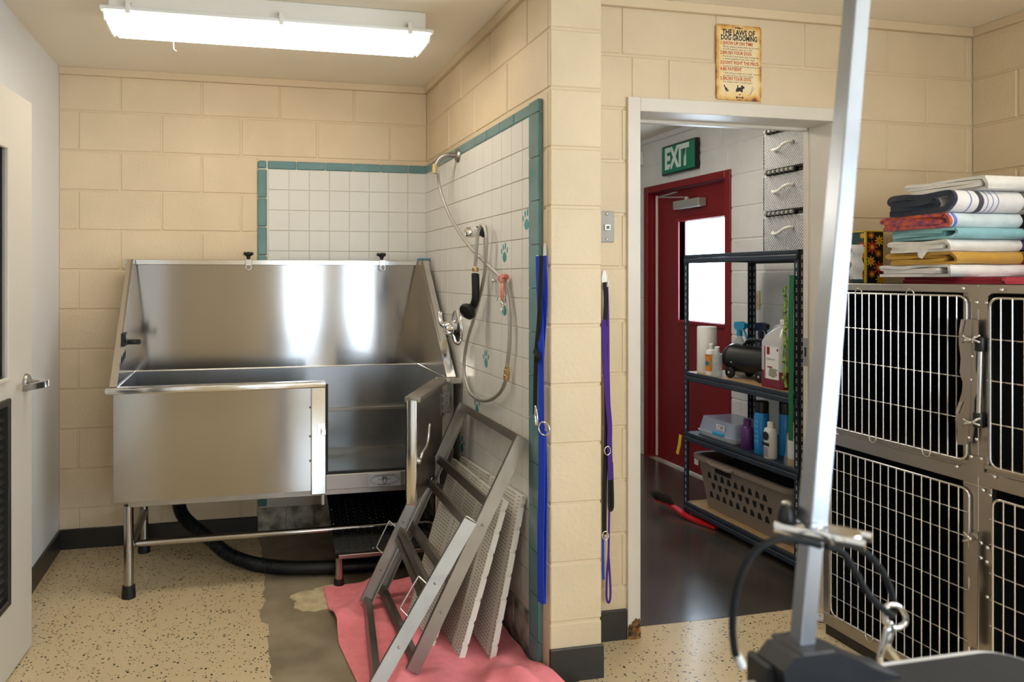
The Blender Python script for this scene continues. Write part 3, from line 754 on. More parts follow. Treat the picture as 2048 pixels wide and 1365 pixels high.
# ---------------------------------------------------------------- white slotted floor grates leaning on the wall
mat('grate_white', '#e6e1d6', .35, var=.03, vscale=4)
mat('slot_dark', '#8f8672', .8)
def grate(label, bl, br, tr, tl, th=.022, notch=True):
    """four corners of the visible face; thickness goes to the wall side"""
    bl, br, tr, tl = V(bl), V(br), V(tr), V(tl)
    t = thing('floor_grate', label, 'grate', (bl + br) / 2, 'white slotted floor grates leaning on the tiled wall')
    n = (br - bl).cross(tl - bl).normalized()
    if n.x > 0: n = -n                                   # n faces the room
    P = lambda s_, q: (bl.lerp(br, s_)).lerp(tl.lerp(tr, s_), q)
    W_, H_ = (br - bl).length, (tl - bl).length
    # outline with shallow notches along the near side and a stepped top
    out = [(0, 0), (1, 0)]
    k = 7; e_ = .006 / H_
    for i in range(k):
        q = (i + .6) / k
        out += [(1, q - e_), (1 - .006 / W_, q - e_), (1 - .006 / W_, q + e_), (1, q + e_)]
    out += [(1, 1), (.55, 1), (.55, 1 - .02 / H_), (.50, 1 - .02 / H_), (.50, 1), (0, 1)]
    b = B(); v0 = [b._v(P(*q)) for q in out]; v1 = [b._v(P(*q) - n * th) for q in out]; m_ = len(out)
    b.bm.faces.new(v0); b.bm.faces.new(v1[::-1])
    for i in range(m_): b.bm.faces.new((v0[i], v1[i], v1[(i + 1) % m_], v0[(i + 1) % m_]))
    b.done('panel', 'grate_white', t)
    s = B(); nx, ny = int(W_ / .0225), int(H_ / .0125)
    for i in range(nx):
        for j in range(ny):
            if i % 6 == 5: continue
            cx, cy = (i + .5) / nx, (j + .5) / ny
            hx, hy = .0075 / W_, .0016 / H_
            s.face([P(cx - hx, cy - hy) + n * .0004, P(cx + hx, cy - hy) + n * .0004, P(cx + hx, cy + hy) + n * .0004, P(cx - hx, cy + hy) + n * .0004])
    o = s.done('slots', 'slot_dark', t); o['kind'] = 'stuff'
    return t
grate('white slotted grate nearest the tiled wall, standing highest of the grates', (-.156, -.79, .016), (-.156, -1.494, .016), (-.036, -1.489, .592), (-.036, -.757, .560))
grate('white slotted grate leaning in the middle of the stack of grates', (-.275, -.842, .016), (-.262, -1.465, .016), (-.093, -1.462, .572), (-.080, -.765, .556))
grate('white slotted grate foremost in the stack, low behind the steel frames', (-.372, -1.105, .016), (-.350, -1.375, .016), (-.185, -1.345, .42), (-.21, -1.02, .42), th=.018)

# ---------------------------------------------------------------- stainless ramp frames leaning in front of the grates
def lean_frame(label, bl, br, tr, tl, bars, handles, depth=.048, wide=.03):
    bl, br, tr, tl = map(V, (bl, br, tr, tl))
    t = thing('leaning_ramp', label, 'ramp', (bl + br) / 2, 'steel frames leaning on the tiled wall')
    n = (br - bl).cross(tl - bl).normalized()
    if n.x > 0: n = -n
    for a, b, s in ((bl, tl, 1), (br, tr, -1)):            # angle-section side rails: web plus inward flange
        d = (b - a).normalized(); yv = ((br - bl) * s).normalized(); yv = (yv - d * yv.dot(d)).normalized()
        c = (a + b) / 2; hl = (b - a) / 2
        r = B().obox(c + n * depth / 2, yv * .0022, n * depth / 2, hl)
        r.obox(c + yv * wide / 2 + n * .002, yv * wide / 2, n * .002, hl).obox(c + yv * .006 + n * (depth - .001), yv * .006, n * .0015, hl)
        r.done('rail', 'steel_dull', t)
        for q in (.25, .62):
            B().ball(a.lerp(b, q) + n * depth * .5 + yv * (.003 if s > 0 else -.003), .005, 8).done('rivet', 'steel_dull', t)
    for q, w_, h_ in bars:
        a, b = bl.lerp(tl, q), br.lerp(tr, q); d = (tl - bl).normalized()
        B().obox((a + b) / 2 + n * (h_ / 2 + .003), (b - a) / 2 * .995, n * h_ / 2, d * w_ / 2).done('cross_bar', 'steel_dull', t)
    for side, q, ln, out in handles:
        a0, b0 = (bl, tl) if side == 'l' else (br, tr); d = (b0 - a0).normalized()
        c = a0.lerp(b0, q) + n * (depth * .9); s_ = -1 if side == 'l' else 1
        yo = (br - bl).normalized() * s_
        o_ = (n * .6 + yo * (1 if out else -1) * .8).normalized() * .05
        B().tube(smooth_path([c - d * ln / 2, c - d * ln / 2 + o_ * .9, c - d * (ln / 2 - .01) + o_, c + d * (ln / 2 - .01) + o_, c + d * ln / 2 + o_ * .9, c + d * ln / 2], 4), .0032, 8).done('handle', 'wire', t, smooth='all')
    return t
lean_frame('tall steel ramp frame leaning highest on the tiled wall', (-.430, -.900, .014), (-.430, -1.535, .014), (-.022, -1.526, .80), (-.022, -.824, .80),
           [(.985, .03, .03), (.70, .03, .03), (.36, .03, .03), (.03, .03, .03)], [('r', .56, .10, False)])
lean_frame('shorter steel ramp frame leaning in front of the tall frame', (-.500, -.977, .014), (-.585, -1.625, .012), (-.222, -1.540, .52), (-.222, -.925, .52),
           [(.97, .025, .025), (.56, .026, .026), (.50, .022, .022), (.02, .026, .03)], [('l', .46, .12, True), ('r', .50, .12, False)])

# ---------------------------------------------------------------- shower fittings on the tiled wall
sh = thing('shower_hose', 'braided steel shower hose with black spray handle looped on the tiled wall', 'shower', (-.02, -.80, .85))
fl = up(916, 312, 'x', -.012)
B().lathe([(.033, 0), (.031, .006), (.020, .014), (.012, .018)], (-.011, fl.y, fl.z), (-1, 0, 0), 20).done('wall_flange', 'steel_dull', sh, smooth=40)
e = up(896, 322, 'x', -.10)
B().tube(smooth_path([(-.015, fl.y, fl.z), (-.06, fl.y + .01, fl.z + .004), (-.095, fl.y + .02, fl.z - .012), (-.115, fl.y + .03, fl.z - .045)], 5), .0115, 12).done('shower_arm', 'steel_dull', sh, smooth='all')
st = V((-.117, fl.y + .031, fl.z - .05))
B().cyl(st + V((0, 0, .012)), st + V((-.003, .002, -.03)), .015, n=12).done('coupling', 'brass', sh, smooth=40)
Z5 = lambda x, y, px: up(820 + x / 1.9489, 200 + y / 1.9489, 'x', px)
path = [st + V((-.002, .001, -.03))] + [Z5(*q) for q in [(108, 285, -.105), (115, 340, -.09), (145, 430, -.07), (190, 512, -.055), (240, 580, -.048), (300, 640, -.042), (350, 690, -.036), (374, 740, -.034), (387, 830, -.034), (388, 940, -.034), (380, 1030, -.034), (373, 1095, -.034), (350, 1143, -.034), (312, 1170, -.034), (270, 1170, -.034), (235, 1142, -.034), (214, 1080, -.034), (212, 1010, -.034), (226, 930, -.034), (250, 850, -.036), (274, 760, -.04), (290, 680, -.045), (297, 600, -.05), (298, 535, -.053), (291, 498, -.056), (279, 489, -.060), (268, 505, -.066), (262, 545, -.068), (258, 600, -.068), (254, 648, -.068)]]
mat('braid', (.56, .54, .51, 1), .35, 1., bump=.8, bscale=900, bdist=.002)
B().tube(smooth_path(path, 7), .0072, 10).done('braided_hose', 'braid', sh, smooth='all')
c1 = Z5(379, 1040, -.034); c2 = Z5(376, 1085, -.034)
B().lathe([(.0095, -.01), (.0125, 0), (.0125, .014), (.010, .016), (.0125, .019), (.0125, .034), (.009, .036), (.009, .046)], c2, c1 - c2, 12).done('hose_coupling', 'brass', sh, smooth=30)
h0 = Z5(255, 652, -.068); h1 = Z5(255, 690, -.068); h2 = Z5(256, 770, -.068); h3 = Z5(246, 805, -.07)
sh2 = B().lathe([(.010, 0), (.014, .004), (.014, .016), (.012, .018), (.014, .02)], h0, h1 - h0, 12).done('handle_nut', 'brass', sh, smooth=30)
hd = B().tube(smooth_path([h0.lerp(h1, .7), h1, h2, h3], 4), .0165, 14).done('spray_handle', 'black_rubber', sh, smooth='all')
hh = Z5(243, 828, -.075)
B().lathe([(.016, 0), (.022, .014), (.034, .03), (.037, .036), (.036, .048), (.030, .052), (.028, .047), (0, .046)], h3, (hh - h3) + V((-.045, -.02, -.01)), 20).done('spray_head', 'black_rubber', hd, smooth=35)
# chrome hook that carries the hose
hb_ = up(970, 463, 'x', -.012)
ho = thing('hose_hook', 'chrome knob hook with black collar holding the shower hose', 'hook', (hb_.x, hb_.y, hb_.z))
B().lathe([(.026, 0), (.026, .012), (.021, .016), (.021, .040)], hb_, (-1, 0, 0), 18).done('collar', 'black_plastic', ho, smooth=40)
B().lathe([(.020, .036), (.023, .040), (.024, .070), (.021, .084), (.014, .087), (.013, .083), (0, .083)], hb_, (-1, .05, -.06), 20).done('knob', 'chrome', ho, smooth=35)
# mixing valve
vb_ = up(915, 655, 'x', -.011)
vt_ = thing('shower_valve', 'chrome round shower valve with curved lever beside the tub', 'valve', (vb_.x, vb_.y, vb_.z))
B().lathe([(.086, 0), (.085, .005), (.076, .013), (.045, .020), (.033, .026), (.031, .055), (.024, .066), (0, .070)], vb_, (-1, 0, 0), 32).done('escutcheon', 'chrome', vt_, smooth=40)
b0 = vb_ + V((-.045, 0, .0))
B().tube(smooth_path([b0, b0 + V((-.018, .008, .006)), b0 + V((-.028, .030, .022)), b0 + V((-.030, .048, .050)), b0 + V((-.028, .052, .072))], 5), .012, 12).done('lever', 'chrome', vt_, smooth='all')
# pink loop with clip on the hose
mat('pink_cord', '#e79a8c', .8)
lp = Z5(364, 700, -.036)
pk = thing('grooming_tether', 'pink looped tether with swivel clip knotted on the hose', 'tether', (lp.x, lp.y, lp.z - .15))
k = B()
for i in range(3):
    k.tube([lp + V((.016 * math.cos(a / 14 * 6.2832), .018 * math.cos(a / 14 * 6.2832 + i) * .9, .012 * math.sin(a / 14 * 6.2832) + .006 * (i - 1))) for a in range(14)], .0045, 7, closed=True)
q0, q1 = Z5(358, 715, -.05), Z5(360, 785, -.05)
k.tube([q0, q0.lerp(q1, .5) + V((-.004, .004, 0)), q1], .0045, 7).tube([q0 + V((0, -.010, 0)), q1 + V((0, -.006, 0))], .0045, 7)
k.done('cord', 'pink_cord', pk, smooth='all')
q2 = Z5(359, 835, -.05)
B().lathe([(.004, 0), (.007, .004), (.007, .012), (.003, .016)], q1, q2 - q1, 10).tube([q1.lerp(q2, .6) + V((0, .009 * math.cos(i / 14 * 6.2832), .018 * math.sin(i / 14 * 6.2832))) for i in range(14)], .0028, 7, closed=True).done('swivel_clip', 'chrome', pk, smooth=50)
q3, q4 = Z5(338, 706, -.03), Z5(340, 780, -.03)
B().tube([q3 + V((0, .012, .002)), q3 + V((-.02, -.012, 0))], .006, 8).tube(smooth_path([q3, q3.lerp(q4, .5) + V((0, -.006, 0)), q4, q4 + V((0, .010, .01)), q3.lerp(q4, .4) + V((0, .010, 0)), q3 + V((0, .004, 0))], 4), .003, 7).done('snap_clip', 'steel_bright', pk, smooth='all')

# ---------------------------------------------------------------- leashes hanging on adhesive hooks
def hook(loc, nrm, label):
    t = thing('adhesive_hook', label, 'hook', loc); n = V(nrm); side = V((0, 0, 1)).cross(n)
    q = [(math.cos(i / 20 * 6.2832) * .011, math.sin(i / 20 * 6.2832) * .036) for i in range(20)]
    B().prism(q, loc, side, (0, 0, 1), n * .004).done('plate', 'white_plastic', t, smooth=30)
    p = V(loc) + n * .004
    B().tube(smooth_path([p + V((0, 0, -.012)), p + n * .01 + V((0, 0, -.024)), p + n * .022 + V((0, 0, -.022)), p + n * .028 + V((0, 0, -.006))], 4), .0045, 8).done('prong', 'white_plastic', t, smooth='all')
    return t
mat('strap_blue', '#123fc0', .7, bump=.5, bscale=500); mat('strap_black', '#101013', .8); mat('strap_purple', '#4a2386', .7, bump=.4, bscale=500)
hb1 = up(1091, 508, 'x', -.002)
hook(hb1, (-1, 0, 0), 'white oval hook on the pillar side holding the blue leash')
bl_ = thing('leash', 'long blue and black webbing leash hanging beside the teal tile edge', 'leash', (-.03, -1.6, .25))
pth = lambda pts, x: smooth_path([up(u, v, 'x', x) for u, v in pts], 5)
hx = (1, .35, .0)
B().strap(pth([(1077, 512), (1078, 560), (1081, 640), (1082, 720), (1083, 840)], -.040), .026, .0025, hx).done('strap', 'strap_blue', bl_)
B().strap(pth([(1088, 512), (1090, 600), (1084, 700), (1082, 760), (1083, 850)], -.030), .024, .0025, hx).done('strap', 'strap_blue', bl_)
B().strap(pth([(1083, 850), (1084, 900), (1083, 1000), (1081, 1080), (1082, 1206)], -.034), .031, .003, hx).strap(pth([(1087, 862), (1089, 960), (1088, 1080), (1086, 1206)], -.024), .026, .003, hx).strap(pth([(1081, 1204), (1087, 1207)], -.030), .010, .004, hx).done('handle_loop', 'strap_blue', bl_)
B().strap(pth([(1083, 512), (1081, 570), (1078, 640), (1073, 700), (1071, 760), (1070, 830)], -.046), .018, .0025, hx).done('strap', 'strap_black', bl_)
B().strap(pth([(1069, 700), (1075, 712), (1072, 724)], -.055), .022, .004, hx).done('buckle', 'black_plastic', bl_)
r0 = up(1088, 858, 'x', -.045); B().tube([r0 + V((-.010 * math.cos(i / 16 * 6.2832), .022 * math.cos(i / 16 * 6.2832), .022 * math.sin(i / 16 * 6.2832))) for i in range(16)], .0028, 7, closed=True).done('ring', 'chrome', bl_, smooth='all')
c0, c1 = up(1071, 812, 'x', -.05), up(1072, 850, 'x', -.05)
B().tube(smooth_path([c0, c0.lerp(c1, .5) + V((0, .006, 0)), c1, c1 + V((0, -.012, .006)), c0.lerp(c1, .4) + V((0, -.012, 0)), c0], 4), .0035, 7).done('snap_clip', 'chrome', bl_, smooth='all')
# purple leash on the doorway wall
pf = lambda pts, y: smooth_path([up(u, v, 'y', y) for u, v in pts], 5)
hp1 = up(1208, 560, 'y', YD - .002)
hook(hp1, (0, -1, 0), 'white hook beside the pillar holding the purple leash')
pu = thing('leash', 'purple and black webbing leash hanging between the pillar and the doorway', 'leash', (.33, -1.46, .28))
hy = (.3, -1, 0)
B().strap(pf([(1209, 565), (1212, 600), (1210, 660), (1212, 760), (1213, 850), (1211, 930), (1209, 1010), (1209, 1070)], YD - .030), .020, .0025, hy).done('strap', 'strap_black', pu)
B().strap(pf([(1207, 640), (1210, 720), (1215, 800), (1219, 850), (1219, 890), (1221, 960)], YD - .034), .024, .003, hy).strap(pf([(1213, 572), (1215, 640), (1216, 760), (1219, 850)], YD - .026), .016, .003, hy).done('strap', 'strap_purple', pu)
B().strap(pf([(1223, 925), (1225, 1000), (1224, 1018), (1219, 1015), (1219, 960)], YD - .030), .014, .0025, hy).done('strap', 'strap_black', pu)
B().strap(pf([(1220, 960), (1218, 1050), (1217, 1110), (1214, 1150), (1213, 1190), (1215, 1204), (1219, 1204), (1221, 1185), (1219, 1140), (1217, 1110)], YD - .028), .008, .003, hy).done('handle_loop', 'strap_purple', pu)
for u, v in ((1215, 902), (1211, 1072)):
    r0 = up(u, v, 'y', YD - .04); B().tube([r0 + V((.012 * math.cos(i / 16 * 6.2832), 0, .016 * math.sin(i / 16 * 6.2832))) for i in range(16)], .0022, 7, closed=True).done('ring', 'chrome', pu, smooth='all')
B().strap(pf([(1206, 1072), (1206, 1130), (1207, 1160)], YD - .025), .010, .0025, hy).done('strap', 'strap_blue', pu)

# ---------------------------------------------------------------- phone jack plate
jp = thing('phone_plate', 'steel telephone wall plate beside the doorway', 'wall plate', (.335, YD, 1.518))
B().box(.297, .360, YD - .005, YD + .001, 1.518, 1.636, .002).done('plate', mat('plate_grey', '#9b958c', .5, .3), jp)
B().box(.318, .342, YD - .012, YD - .005, 1.563, 1.586, .001).done('jack', 'white_plastic', jp)
B().box(.324, .336, YD - .0126, YD - .012, 1.568, 1.580).done('socket', 'black_plastic', jp)
for z in (1.625, 1.530): B().ball((.329, YD - .006, z), .006, 10).done('stud', 'chrome', jp, smooth='all')

# ---------------------------------------------------------------- grooming sign
def sign_material():
    m = bpy.data.materials.new('sign_parchment'); m.use_nodes = True; nt = m.node_tree; N = nt.nodes; L = nt.links; p = N['Principled BSDF']
    tc = N.new('ShaderNodeTexCoord')
    n = N.new('ShaderNodeTexNoise'); n.inputs['Scale'].default_value = 22; n.inputs['Detail'].default_value = 5; L.new(tc.outputs['Object'], n.inputs['Vector'])
    sp_ = N.new('ShaderNodeSeparateXYZ'); L.new(tc.outputs['Generated'], sp_.inputs[0])
    def edge(sock):
        a = N.new('ShaderNodeMath'); a.operation = 'SUBTRACT'; a.inputs[1].default_value = .5; L.new(sock, a.inputs[0])
        b = N.new('ShaderNodeMath'); b.operation = 'ABSOLUTE'; L.new(a.outputs[0], b.inputs[0]); return b.outputs[0]
    mx = N.new('ShaderNodeMath'); mx.operation = 'MAXIMUM'; L.new(edge(sp_.outputs[0]), mx.inputs[0]); L.new(edge(sp_.outputs[2]), mx.inputs[1])
    ad = N.new('ShaderNodeMath'); ad.operation = 'MULTIPLY_ADD'; ad.inputs[1].default_value = .22; L.new(n.outputs['Fac'], ad.inputs[0]); L.new(mx.outputs[0], ad.inputs[2])
    r = N.new('ShaderNodeValToRGB'); L.new(ad.outputs[0], r.inputs[0])
    els = r.color_ramp.elements; els[0].position = .47; els[0].color = lin('#efd9ac'); els[1].position = .66; els[1].color = lin('#4a2413')
    for pos, c in ((.54, '#ecca88'), (.60, '#d39a4a'), (.63, '#8c4a20')):
        q = els.new(pos); q.color = lin(c)
    L.new(r.outputs[0], p.inputs['Base Color']); p.inputs['Roughness'].default_value = .35
    MATS['sign_parchment'] = m
sign_material()
mat('ink_orange', '#c04a16', .5); mat('ink_black', '#1d1713', .5); mat('ink_grey', '#6a5f50', .5)
SX0, SX1, SZ0, SZ1 = .799, 1.002, 2.086, 2.383; SYF = YD - .006
sg = thing('grooming_sign', 'vintage tin sign about dog grooming laws above the doorway', 'sign', (.9, YD, SZ0))
q = []
for cx, cz, a0 in ((SX1 - .012, SZ1 - .012, 0), (SX0 + .012, SZ1 - .012, 90), (SX0 + .012, SZ0 + .012, 180), (SX1 - .012, SZ0 + .012, 270)):
    for i in range(6):
        a = math.radians(a0 + i * 18); q.append((cx + .012 * math.cos(a), cz + .012 * math.sin(a)))
pls = B().prism(q, (0, SYF, 0), (1, 0, 0), (0, 0, 1), (0, .004, 0)).done('tin_plate', 'sign_parchment', sg)
mid = (SX0 + SX1) / 2; ty = SYF - .0002
def sline(txt, zz, size, m, x=None, fit=None, al='LEFT', shear=0., bold=0.): text('lettering', txt, size, (SX0 + .017 if x is None else x, ty, zz), ex, ez, m, pls, al, .0003, fit, shear, bold)
H_ = SZ1 - SZ0
ZS = lambda py: SZ1 - (py - 124) / (1235 - 124) * H_
sline('THE LAWS OF', ZS(238), .030, 'ink_black', mid - .002, .148, 'CENTER', 0., .0009); sline('DOG GROOMING', ZS(318), .028, 'ink_black', mid, .164, 'CENTER', 0., .0009)
for t_, py, ft in (('1.SHOW UP ON TIME', 398, .144), ('2.BRUSH YOUR DOG', 540, .140), ("3.DON'T FIGHT THE PRICE", 686, .172), ('4.BE PATIENT', 782, .096), ('5.BRUSH YOUR DOG', 922, .138)):
    sline(t_, ZS(py), .0185, 'ink_orange', None, ft, 'LEFT', 0., .0004)
for t_, py, ft in (('Please, please, please show up on time.', 448, .165), ('If stuff happens, give us a call.', 486, .132), ("If you don't want your dog looking like", 590, .165), ('a naked molerat, brush your dog!', 628, .144), ("Good isn't cheap and cheap isn't good.", 735, .168), ('"I will call you when it\'s ready" means', 838, .165), ("we will call you when it's ready.", 876, .138), ('If in doubt, check rule #2 again.', 968, .134)):
    sline(t_, ZS(py), .0105, 'ink_grey', SX0 + .027, ft, 'LEFT', .3)
pg = B(); S_ = lambda px, py: (SX0 + (px - 100) / (735 - 100) * (SX1 - SX0), ZS(py))
def shp(pts): pg.prism([S_(*p) for p in pts], (0, ty, 0), (1, 0, 0), (0, 0, 1), (0, -.0004, 0))
shp([(372, 1110), (372, 1080), (390, 1050), (395, 1010), (408, 1012), (404, 1045), (440, 1042), (455, 1005), (468, 1015), (495, 1035), (490, 1058), (470, 1062), (468, 1112), (445, 1110), (430, 1095), (400, 1110)])
shp([(200, 1020), (215, 1015), (228, 1050), (255, 1065), (240, 1085), (222, 1090), (218, 1062)])
shp([(372, 1178), (388, 1176), (392, 1186), (458, 1188), (462, 1180), (478, 1182), (476, 1196), (478, 1208), (462, 1208), (458, 1200), (392, 1198), (388, 1210), (372, 1206), (376, 1192)])
shp([(418, 1140), (434, 1140), (438, 1152), (428, 1160), (416, 1152)])
shp([(360, 160), (372, 150), (380, 165), (372, 178)]); shp([(388, 152), (440, 158), (440, 176), (388, 172)]); shp([(450, 165), (460, 156), (470, 168), (460, 180)])
pg.done('print', 'ink_black', pls)
pg = B(); shp([(222, 1090), (255, 1072), (275, 1100), (242, 1118)])
for a, b in (((545, 1160), (640, 1040)), ((580, 1150), (610, 1020))):
    p, q = V((S_(*a)[0], ty, S_(*a)[1])), V((S_(*b)[0], ty, S_(*b)[1])); pg.bar(p, q, .0022, .0006)
pg.done('print', 'ink_grey', pls)
# ---------------------------------------------------------------- next room: red exterior door
rf = struct(B().box(XR - .012, XR + .13, RY0 - .055, RY0, 0, RZ + .05, .003).done('door_3', 'red_paint', base=(XR, RY0, 0)))
rf['label'] = 'dark red metal exterior door in its red frame'
B().box(XR - .012, XR + .13, RY1, RY1 + .055, 0, RZ + .05, .003).done('jamb', 'red_paint', rf)
B().box(XR - .012, XR + .13, RY0, RY1, RZ, RZ + .05, .003).done('head', 'red_paint', rf)
DX = XR + .055
wy0, wy1, wz0, wz1 = .255, .775, 1.075, 1.79
dl = B().box(DX, DX + .045, RY0 + .002, wy0, .008, RZ - .002).box(DX, DX + .045, wy1, RY1 - .002, .008, RZ - .002).box(DX, DX + .045, wy0, wy1, .008, wz0).box(DX, DX + .045, wy0, wy1, wz1, RZ - .002).done('leaf', 'red_paint', rf)
fb = B()
for a, b, c, d in ((wy0 - .03, wy0, wz0 - .03, wz1 + .03), (wy1, wy1 + .03, wz0 - .03, wz1 + .03), (wy0, wy1, wz0 - .03, wz0), (wy0, wy1, wz1, wz1 + .03)): fb.box(DX - .012, DX + .057, a, b, c, d, .004)
fb.done('glazing_frame', 'red_paint', dl)
B().box(DX + .02, DX + .026, wy0, wy1, wz0, wz1).done('pane', 'glass', dl)
portal('red_door_portal', (DX + .07, (wy0 + wy1) / 2, (wz0 + wz1) / 2), (0, math.pi / 2, 0), wz1 - wz0, wy1 - wy0)
B().box(DX - .006, DX, 1.055, 1.075, .02, RZ - .02).done('weather_strip', 'white_plastic', dl)
cl = B().box(DX - .065, DX - .002, .46, .76, 1.875, 1.935, .006, 2).done('closer_body', 'closer_grey', dl)
B().bar((DX - .055, .62, 1.952), (DX - .055, .95, 1.985), .022, .008).bar((DX - .055, .95, 1.985), (DX - .075, .70, 1.995), .02, .008).cyl((DX - .045, .62, 1.93), (DX - .045, .62, 1.955), .016).done('closer_arm', 'closer_grey', cl)
# exit sign
es = thing('exit_sign', 'green EXIT sign with white letters above the red door', 'sign', (XR, .66, 2.13))
B().box(XR - .035, XR - .0, .452, .864, 2.13, 2.345, .008, 2).done('case', 'black_plastic', es, smooth=30)
fc = B().box(XR - .038, XR - .034, .464, .852, 2.142, 2.333, .001).done('face', 'sign_green', es)
text('lettering', 'EXIT', .205, (XR - .0385, .672, 2.238), (0, -1, 0), (0, 0, 1), 'letter_white', fc, fit=.29, bold=.009)
for i in range(3): B().box(XR - .030, XR - .006, .446, .452, 2.155 + i * .065, 2.185 + i * .065).done('vent_rib', 'black_plastic', es)
# small white detector box and round vent
dt = thing('wall_detector', 'small white detector box high in the corner left of the EXIT sign', 'detector', (XR - .03, 1.25, 2.26))
B().box(XR - .06, XR, 1.16, 1.36, 2.26, 2.37, .008, 2).done('case', 'white_plastic', dt, smooth=30)
B().lathe([(.02, 0), (.018, .012), (0, .018)], (XR - .06, 1.26, 2.31), (-1, 0, 0), 14).done('lens', 'white_plastic', dt, smooth=40)
vt2 = thing('ceiling_vent', 'round ceiling vent in the room behind the doorway', 'vent', (1.60, .45, 2.44))
B().lathe([(.0, 0), (.10, 0), (.12, .004), (.125, .011)], (1.60, .45, 2.4405), n=28).done('rim', mat('vent_grey', '#8d8a84', .6), vt2, smooth=40)
for r in (.03, .06, .09): B().tube([(1.60 + r * math.cos(i / 20 * 6.2832), .45 + r * math.sin(i / 20 * 6.2832), 2.439) for i in range(20)], .003, 6, closed=True).done('louvre_ring', 'vent_grey', vt2)
ol = thing('outlet', 'beige electrical outlet plate on the block wall behind the shelf', 'outlet', (XR, -.10, 1.21))
B().box(XR - .006, XR, -.135, -.065, 1.19, 1.305, .002).done('plate', mat('outlet_beige', '#c9b98f', .4), ol)
for z in (1.225, 1.27): B().box(XR - .008, XR - .006, -.118, -.082, z - .014, z + .014, .003).done('socket', 'outlet_beige', ol)

# ---------------------------------------------------------------- boltless steel shelf
mat('rack_blue', '#232c38', .45, var=.1, vscale=6); mat('particle_board', '#b59468', .7, col2='#9b7c52', vscale=60)
mat('rack_hole', '#c8c8c4', .7)
SXF, SXB, SYN, SYFAR = 1.505, 1.962, -1.070, -.176
rk = thing('storage_rack', 'dark blue steel shelving rack seen through the doorway', 'shelf', ((SXF + SXB) / 2, (SYN + SYFAR) / 2, 0))
ZH = [.072, .478, .828, 1.505]
for x, sx in ((SXF, 1), (SXB, -1)):
    for y, sy in ((SYFAR, -1), (SYN, 1)):
        p = B().box(x, x + sx * .032, y, y + sy * .002, 0, 1.515).box(x, x + sx * .002, y, y + sy * .032, 0, 1.515).done('post', 'rack_blue', rk)
        hb2 = B()
        for i in range(38):
            z = .05 + i * .0385
            for dz, r in ((0, .0052), (.011, .0034)):
                hb2.box(x + sx * .012, x + sx * .018, y - sy * .0006, y + sy * .0026, z + dz - r, z + dz + r)
                hb2.box(x - sx * .0006, x + sx * .0026, y + sy * .014, y + sy * .020, z + dz - r, z + dz + r)
        o = hb2.done('key_slots', 'rack_hole', p); o['kind'] = 'stuff'
for i, z in enumerate(ZH):
    sh_ = B().box(SXF + .004, SXB - .004, SYN + .004, SYFAR - .004, z - .004, z + .008).done('shelf_board', 'particle_board' if i in (0, 2) else 'rack_blue', rk)
    for y, s in ((SYFAR, -1), (SYN, 1)):
        B().box(SXF + .004, SXB - .004, y + s * .003, y + s * .018, z - .032, z + .006, .003).done('end_beam', 'rack_blue', rk)
    for x, s in ((SXF, 1), (SXB, -1)):
        bm_ = B().box(x - s * .004, x + s * .012, SYN + .006, SYFAR - .006, z - .010, z + .010, .003).box(x - s * .010, x + s * .010, SYN + .006, SYFAR - .006, z - .040, z - .012, .005)
        bm_.done('long_beam', 'rack_blue', rk)
Z2, Z1, Z0 = ZH[2] + .0085, ZH[1] + .0085, ZH[0] + .0085

# ---- things on the middle shelf
mat('paper', '#e8e6e2', .9, bump=.3, bscale=120)
pr_ = thing('paper_roll', 'white paper towel roll standing at the far end of the shelf', 'paper roll', (1.60, -.255, Z2))
B().lathe([(.020, 0), (.052, 0), (.054, .004), (.053, .26), (.050, .265), (.020, .265)], (1.60, -.255, Z2), (0, 0, 1), 24).done('roll', 'paper', pr_, smooth=40)
B().prism([(0, 0), (.075, .02), (.05, .11), (0, .13)], (1.565, -.235, Z2 + .09), (0, -1, 0), (0, 0, 1), (.001, 0, 0)).done('loose_sheet', 'paper', pr_)

def bottle(name, label, cat, loc, prof, m, cap=None, capm='white_plastic', group=None, n=20, bands=(), axis=(0, 0, 1)):
    t = thing(name, label, cat, loc, group); x, y, z = loc
    B().lathe(prof, loc, axis, n=n).done('body', m, t, smooth=35)
    if cap: B().lathe(cap, loc, axis, n=n).done('cap', capm, t, smooth=35)
    for r, z0, z1, bm2 in bands: B().lathe([(r, z0), (r + .0006, z0 + .0005), (r + .0006, z1 - .0005), (r, z1)], loc, n=n).done('label', bm2, t, smooth=35)
    return t
mat('label_orange', '#d98a24', .5); mat('label_white', '#eae8e2', .5); mat('label_red', '#8c1b33', .5); mat('label_teal', '#2b6f86', .5); mat('label_blue', '#1f7fc4', .4); mat('can_blue', '#1d86cf', .3); mat('can_dark', '#123a63', .3)
ob = (1.560, -.350, Z2)
t = bottle('shampoo_bottle', 'white shampoo bottle with orange label in front of the paper roll', 'bottle', ob, [(.0, 0), (.028, 0), (.029, .004), (.029, .120), (.024, .138), (.012, .146)], 'white_plastic', [(.012, .145), (.0135, .148), (.0135, .172), (.010, .176)], bands=[(.0293, .022, .118, 'label_orange')])
B().lathe([(.013, 0), (.0125, .0012)], (ob[0] - .0295, ob[1] - .005, Z2 + .066), (-1, -.3, 0), 16).done('emblem', 'label_teal', t)
text('lettering', 'EARTHBATH', .012, (ob[0] - .0302, ob[1] - .004, Z2 + .108), (.0, -1, 0), (0, 0, 1), 'ink', t, fit=.036)
